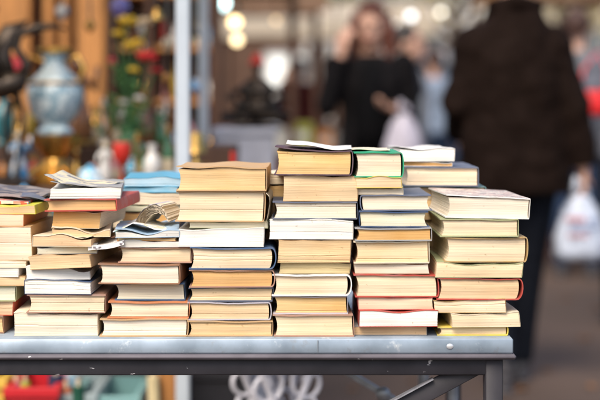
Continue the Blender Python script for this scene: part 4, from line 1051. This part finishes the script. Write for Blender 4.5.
# pale scrolled iron stand
iron = mat('pale_iron', (.74, .73, .80), rough=.5, metal=.0, var=.3)
si = thing('iron_stand', 'pale wrought iron stand with scrolled sides behind the table frame', 'stand', (X(276, 3.28), 3.28, 0), .55)
b = MB(); b.lathe([(0, .625), (.135, .625), (.14, .63), (.14, .642), (0, .642)], n=32); b.build('round_top', iron, si)
s3 = 1 / sc(3.0)
def spiral(cx, cz, r0, turns, sgn, a0, y):
    return [(cx + sgn * r0 * (1 - t / 26) * math.cos(a0 + t / 26 * turns * 2 * PI), y, cz + r0 * (1 - t / 26) * math.sin(a0 + t / 26 * turns * 2 * PI)) for t in range(24)]
for sgn in (-1, 1):
    for y in (-.05, .05):
        b = MB()
        b.tube(spiral(sgn * .058, .50, .055, 1.7, sgn, 1.2, y), .0052, 8); b.tube(spiral(sgn * .03, .43, .05, 1.6, -sgn, 2.5, y), .0055, 8)
        b.tube([(sgn * .118, y, .625), (sgn * .10, y, .60), (sgn * .015, y, .42), (sgn * .07, y, .28), (sgn * .09, y, .12), (sgn * .14, y, .0)], [.008] * 6, 8)
        b.build('scroll_leg', iron, si, smooth=180)

# ------------------------------------------------------------------ shopfront behind the stall (wood)
wf = thing('wooden_shopfront', 'wooden shopfront with orange-brown pilasters behind the bric-a-brac stall', 'shopfront', (-1.9, 6.3, 0))
def lxx(px, Y=6.3): return X(px, Y) + 1.9
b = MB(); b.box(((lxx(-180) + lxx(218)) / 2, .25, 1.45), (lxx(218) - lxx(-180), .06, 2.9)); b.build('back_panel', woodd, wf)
for px_, w_, m_ in ((14, .16, woodm), (-60, .14, woodm), (50, .04, woodm), (66, .035, woodm), (92, .125, woodm), (112, .03, woodd), (150, .035, woodd), (216, .05, woodd)):
    b = MB(); b.box((lxx(px_), .0, 1.45), (w_, .10, 2.9), bev=.008); b.box((lxx(px_), -.055, .15), (w_ + .03, .02, .30), bev=.004); b.build('pilaster', m_, wf)
for z_ in (.55, .88, 1.14, 1.38, 1.62):
    b = MB(); b.box(((lxx(104) + lxx(214)) / 2, .10, z_), (lxx(214) - lxx(104) - .01, .22, .022), bev=.003); b.build('shelf', woodm, wf)
b = MB(); b.box(((lxx(-180) + lxx(218)) / 2, -.02, 2.75), (lxx(218) - lxx(-180), .2, .3), bev=.01); b.build('fascia', woodm, wf)
rr = random.Random(11); cols2 = cols + [('blue-patterned', bw_p), ('black', black_p), ('amber', glass_a)]
for zi, (z_, nm) in enumerate(((.892, 'lowest visible'), (1.152, 'second'), (1.392, 'third'), (1.632, 'top'))):
    used_ = set()
    for px_ in range(121, 214, 11):
        if 145 < px_ < 155: continue
        for _ in range(60):
            kd, cl = rr.choice(kinds + [('teapot', 'teapot')]), rr.choice(cols2)
            if (kd[0], cl[0]) not in used_: break
        used_.add((kd[0], cl[0]))
        lathe_thing(kd[0], kd[1], f'{cl[0]} {kd[1].replace("_", " ")} on the {nm} shelf of the wooden shopfront', kd[1].split('_')[-1], px_, 0, rr.uniform(7, 10.5) * (.7 if kd[0] == 'teapot' else 1), rr.uniform(20, 42) * (.6 if kd[0] == 'teapot' else 1), 6.40, cl[1], z=z_)

# ------------------------------------------------------------------ white plinth and seated statue
YP = 5.0
plh = thing('white_plinth', 'square white plinth carrying the dark seated statue', 'plinth', (X(245, YP), YP, 0))
hz = Z(127, YP); b = MB(); b.box((0, 0, (hz - .03) / 2), (.205, .205, hz - .03), bev=.006); b.build('shaft', mat('grey_white', (.62, .62, .68), rough=.6), plh)
b = MB(); b.box((0, 0, hz - .015), (.225, .225, .028), bev=.005); b.build('cap', mat('grey_white', (.46, .46, .52)), plh)
figurine('dark bronze seated statue with a red hat on the white plinth', 257, 70, YP - .02, hz, bronze, bronze, seated=True, hat=mat('red_felt', (.55, .05, .03), rough=.8), w=1.75, name='statue')

# ------------------------------------------------------------------ market stalls down the street
brownc = mat('brown_canvas', (.22, .13, .08), rough=.9, scale=4); beige = mat('beige_canvas', (.50, .42, .32), rough=.9, scale=4)
def stall(label, X0, X1, Y0, Y1, zt, cm, tm, group='market stalls along the street'):
    r = thing('market_stall', label, 'market stall', ((X0 + X1) / 2, (Y0 + Y1) / 2, 0), 0, group)
    hx, hy = (X1 - X0) / 2, (Y1 - Y0) / 2
    for sx in (-1, 1):
        for sy in (-1, 1):
            b = MB(); b.box((sx * hx, sy * hy, zt / 2), (.05, .05, zt), bev=.004); b.build('post', woodd, r)
    b = MB(); P = []
    for i in range(7):
        u = i / 6 * 2 - 1; P.append([(u * (hx + .1), -hy - .25, zt - .10 - .02 * (i % 2)), (u * (hx + .1), -hy - .245, zt + .10), (u * (hx + .1), 0, zt + .45 - .02 * (i % 2)), (u * (hx + .1), hy + .25, zt + .1)])
    b.grid(P); b.build('canopy', cm, r, smooth=0)
    for i in range(5):
        b = MB(); b.bar((-hx + 2 * hx * i / 4, -hy, zt + .03), (-hx + 2 * hx * i / 4, hy, zt + .03), .05, .07); b.build('beam', woodm, r)
    b = MB(); b.box((0, 0, zt - .02), (2 * hx, .06, .08)); b.build('crossbeam', woodm, r)
    b = MB(); b.box((0, -.1, .78), (2 * hx - .1, 2 * hy - .4, .04)); b.build('counter', woodd, r)
    b = MB(); b.box((0, -hy + .1, .38), (2 * hx - .1, .02, .74)); b.build('skirt', tm, r)
    return r
stall('market stall with brown canvas roof and orange beams beyond the statue', -1.7, -.05, 9.0, 11.0, 1.92, brownc, cloth('skirt_maroon', (.16, .06, .05)))
stall('more distant brown stall behind the first canvas stall', -2.4, .15, 13.0, 15.5, 2.05, brownc, cloth('skirt_green', (.10, .14, .08)))
stall('beige stall on the right side of the street behind the big man', 1.55, 3.6, 10.0, 12.5, 1.95, brownc, cloth('skirt_brown', (.11, .06, .045)))
stall('far beige stall roof in the middle of the street', .35, 1.8, 20.0, 22.0, 2.15, beige, cloth('skirt_blue', (.08, .14, .24)))
stall('long pale-roofed stall with many beams at the far left of the street', -2.9, .62, 17.5, 21.5, 2.02, beige, cloth('skirt_grey', (.2, .19, .18)))
# crates, boxes on the counter of the first canvas stall
def carton(label, px, py0, py1, wpx, Y, m, z):
    h = (py1 - py0) / sc(Y); wd = wpx / sc(Y)
    r = thing('carton', label, 'box', (X(px, Y), Y, z)); b = MB(); b.box((0, 0, h / 2), (wd, wd * .8, h), bev=.004); b.build('box_body', m, r)
    b = MB(); b.box((0, -wd * .4 - .001, h * .55), (wd * .5, .004, h * .3)); b.build('sticker', white_p, r); return r
zc_ = .80
for a in (('yellow-green carton on the counter of the near canvas stall', 302, 96, 126, 22, 9.5, mat('c_lime', (.38, .38, .06), rough=.7)), ('orange carton right of the yellow-green one', 325, 108, 130, 16, 9.5, mat('c_orange', (.55, .22, .06), rough=.7)),
          ('white carton left of the yellow-green one', 281, 100, 124, 14, 9.5, mat('c_white', (.6, .58, .52), rough=.7)), ('red carton at the left end of the canvas stall counter', 226, 104, 128, 18, 9.5, mat('c_red', (.42, .06, .04), rough=.7)),
          ('blue carton behind the statue on the stall counter', 262, 96, 124, 16, 9.6, mat('c_blue', (.10, .16, .30), rough=.7))):
    carton(*a, zc_)
# hanging bulbs and lanterns: lit, plus glows added as a glint and bright spots
def bulb(label, px, py, rpx, Y, col, st, top=2.6):
    r = thing('hanging_lamp', label, 'lamp', (X(px, Y), Y, Z(py, Y))); rad = rpx / sc(Y)
    b = MB(); b.ball((0, 0, 0), rad, 18, 12); m = mat('bulb_' + label[:12], col, rough=.3, bump=0, emit=(col, st)); b.build('globe', m, r, smooth=180)
    b = MB(); b.tube([(0, 0, rad * .95), (0, 0, top - Z(py, Y))], .006, 6); b.build('cord', black_p, r)
    b = MB(); b.lathe([(rad * .4, rad * .85), (rad * .42, rad * 1.3), (rad * .15, rad * 1.5)], n=14); b.build('socket', gold, r)
bulb('cool white round lamp hanging beside the right white pole', 222, 3, 6.5, 8.2, (.65, .95, .95), 5.0)
bulb('warm yellow lamp hanging below the cool white one', 235, 22, 5.2, 8.6, (1, .72, .35), 4.0)
bulb('lower warm lamp of the pair near the statue', 237, 40, 4.6, 8.9, (1, .76, .42), 3.2)
bulb('small warm lamp under the canvas stall roof', 276, 20, 2.6, 10.5, (1, .7, .4), 1.6, top=2.0)
bulb('small gold lamp by the elbow of the red-haired woman', 336, 86, 3.0, 9.6, (1, .66, .28), 5.0, top=1.95)  # glowing ball added for the glint of her bracelet
bulb('pale lamp in the far stall above the counter', 392, 27, 5.5, 13.5, (1, .95, .86), 2.0, top=2.3)

bulb('cream round lamp high between the woman and the big man', 441, 12, 2.6, 15.5, (1, .93, .78), 3.0, top=2.6)  # this and the next three: glowing balls added as blurred bright spots
bulb('white round lamp above the suited man', 411, 16, 3.4, 15.8, (.95, .97, 1), 2.6, top=2.6)
bulb('pale lamp just right of the big man\'s collar', 536, 7, 3.2, 14.8, (1, .97, .92), 2.6, top=2.6)
bulb('tiny warm lamp beside the far beige stall', 462, 40, 1.6, 18.5, (1, .80, .5), 3.0, top=2.6)
# ------------------------------------------------------------------ far end of the street
stone = mat('cream_stone', (.55, .48, .38), rough=.85, var=.2, scale=1.2, detail=9, bump=.2)
stone2 = mat('white_render', (.80, .78, .76), rough=.85, var=.12, scale=1.2, detail=9, bump=.2)
stone3 = mat('brown_brick', (.13, .07, .045), rough=.9, var=.4, scale=5, detail=9, bump=.3)
win = mat('window_glass', (.10, .13, .16), rough=.08, bump=0, coat=.4); fram = mat('window_frame', (.60, .58, .55), rough=.5)
litw = mat('lit_window', (.9, .9, .82), rough=.4, bump=0, emit=((.90, .95, .95), .55))
def building(label, X0, X1, Y, H_, m, wins, doors, lit=()):
    r = thing('townhouse', label, 'building', ((X0 + X1) / 2, Y + 3, 0)); hx = (X1 - X0) / 2
    b = MB(); b.box((0, 0, H_ / 2), (X1 - X0 - .02, 6, H_)); b.build('wall', m, r, smooth=0)
    b = MB(); b.box((0, -.05, H_ + .1), (X1 - X0 + .1, 6.3, .2), bev=.03); b.box((0, -3.06, 3.25), (X1 - X0 - .03, .12, .16), bev=.02); b.build('cornice', fram, r)
    for i, (x, z, w_, h_) in enumerate(wins + doors):
        isd = i >= len(wins)
        f = MB()
        for sx in (-1, 1): f.box((x - (X0 + X1) / 2 + sx * w_ / 2, -3.03, z + h_ / 2), (.08, .07, h_ + .08), bev=.01)
        f.box((x - (X0 + X1) / 2, -3.031, z + h_ + .0), (w_ - .085, .07, .08)); f.box((x - (X0 + X1) / 2, -3.045, z), (w_ - .085, .12, .07))
        f.box((x - (X0 + X1) / 2, -3.032, z + h_ / 2), (.04, .05, h_ - .1))
        fo = f.build('door' if isd else 'window', fram, r)
        p = MB(); p.box((x - (X0 + X1) / 2, -3.008, z + h_ / 2), (w_ - .06, .02, h_ - .06)); p.build('panel' if isd else 'pane', litw if i in lit else (woodd if isd else win), fo)
    return r
up = lambda xs: [(x, 3.9, 1.0, 1.6) for x in xs]
building('brown brick townhouse closing the left of the street', -9, -1.4, 27, 8, stone3, [(-2.6, .8, 1.6, 1.7), (-5.0, .8, 1.8, 1.7)] + up((-7.6, -5.3, -3)), [(-3.9, .05, .9, 2.3)])
building('townhouse with a bright lit shop window in mid street', -1.4, 1.2, 27.2, 8, stone3, [(-.25, 1.42, .80, .62), (.85, 1.5, .4, .9)] + up((-.6, .6)), [(.35, .05, .45, 2.2)], lit=(0,))
building('pale rendered townhouse catching the light right of centre', 1.2, 4.6, 27, 8, stone2, [(2.2, .8, .9, 1.7), (4.0, .9, .6, 1.4)] + up((1.9, 3.0, 4.0)), [(3.1, .05, .9, 2.3)])
building('cream stone townhouse behind the big man', 4.6, 9.5, 26.6, 8, stone, [(5.6, .8, 1.4, 1.7), (8.3, .8, 1.4, 1.7)] + up((5.4, 7, 8.6)), [(7.0, .05, .9, 2.3)])
# trees
def tree(label, x, Y, h, leafc, n=2600, cr=(1.5, 1.3, 1.2), low=1.6):
    r = thing('street_tree', label, 'tree', (x, Y, 0)); rg = random.Random(label)
    bk = mat('bark', (.12, .09, .07), rough=.9, var=.4, scale=14, bump=.8)
    b = MB(); b.tube([(0, 0, 0), (.05, 0, low * .6), (0, .05, low), (.06, 0, h * .7)], [.16, .12, .10, .05], 12)
    tips = []
    for i in range(8):
        a = i * 2.4; p0 = Vector((0, 0, low + (h - low) * .1 * (i % 4))); p1 = p0 + Vector((math.cos(a) * cr[0] * .8, math.sin(a) * cr[1] * .8, (h - low) * (.25 + .07 * (i % 4)))); b.tube([p0, (p0 + p1) / 2 + Vector((0, 0, .12)), p1], [.06, .04, .015], 8); tips.append(p1)
    b.build('trunk', bk, r, smooth=60)
    for ti in range(2):
        b = MB()
        cl = [Vector((rg.gauss(0, .5) * cr[0], rg.gauss(0, .5) * cr[1], low + .3 + (h - low) * rg.random())) for _ in range(26)]
        for i in range(n // 2):
            c = rg.choice(cl) + Vector((rg.gauss(0, .22), rg.gauss(0, .22), rg.gauss(0, .2))); d = Vector((rg.uniform(-1, 1), rg.uniform(-1, 1), rg.uniform(-1, .6))).normalized(); sx = d.orthogonal().normalized(); l = rg.uniform(.07, .14)
            b.add([c, c + d * l * .5 + sx * l * .3, c + d * l, c + d * l * .5 - sx * l * .3], [(0, 1, 2, 3)])
        b.build('crown', mat(leafc[ti][0], leafc[ti][1], rough=.6, scale=9, var=.4), r, smooth=0)
ylw = (('leaf_gold', (.60, .46, .14)), ('leaf_pale', (.70, .62, .32))); grn = (('leaf_green', (.07, .12, .03)), ('leaf_olive', (.15, .16, .04)))
tree('yellow-leaved street tree before the pale townhouse', X(455, 21), 21, 4.2, ylw, n=1500, low=2.1)
tree('golden tree further right behind the big man', X(560, 23), 23, 4.4, ylw, n=1600, low=2.0)
tree('green tree above the far stalls left of centre', X(350, 24), 24, 4.5, grn, n=1300, low=2.2)
# parked white van far back
vn = thing('parked_van', 'white van parked far down the street beyond the suited man', 'van', (X(436, 23.5), 23.5, 0), R(8))
b = MB(); b.loft([(0, 0, .30, .92, 2.2), (0, 0, .9, .96, 2.25), (0, .05, 1.3, .93, 2.1), (0, .3, 1.85, .84, 1.75), (0, .35, 1.95, .72, 1.6)], 28, 5); b.build('van_body', mat('van_white', (.72, .72, .72), rough=.3, coat=.5, var=.05), vn, smooth=50)
b = MB(); b.box((0, -1.86, 1.5), (1.35, .10, .46), Matrix.Rotation(R(-28), 3, 'X'), bev=.03); b.build('windscreen', win, vn)
for sx in (-1, 1):
    for y in (-1.4, 1.4):
        b = MB(); b.tube([(sx * .74, y, .33), (sx * .95, y, .33)], .33, 24); wo = b.build('wheel', black_p, vn); b = MB(); b.tube([(sx * .90, y, .33), (sx * .965, y, .33)], .19, 18); b.build('rim', bare_m, wo)
    b = MB(); b.ball((sx * .66, -2.18, .80), (.14, .06, .10)); b.build('headlight', white_p, vn)
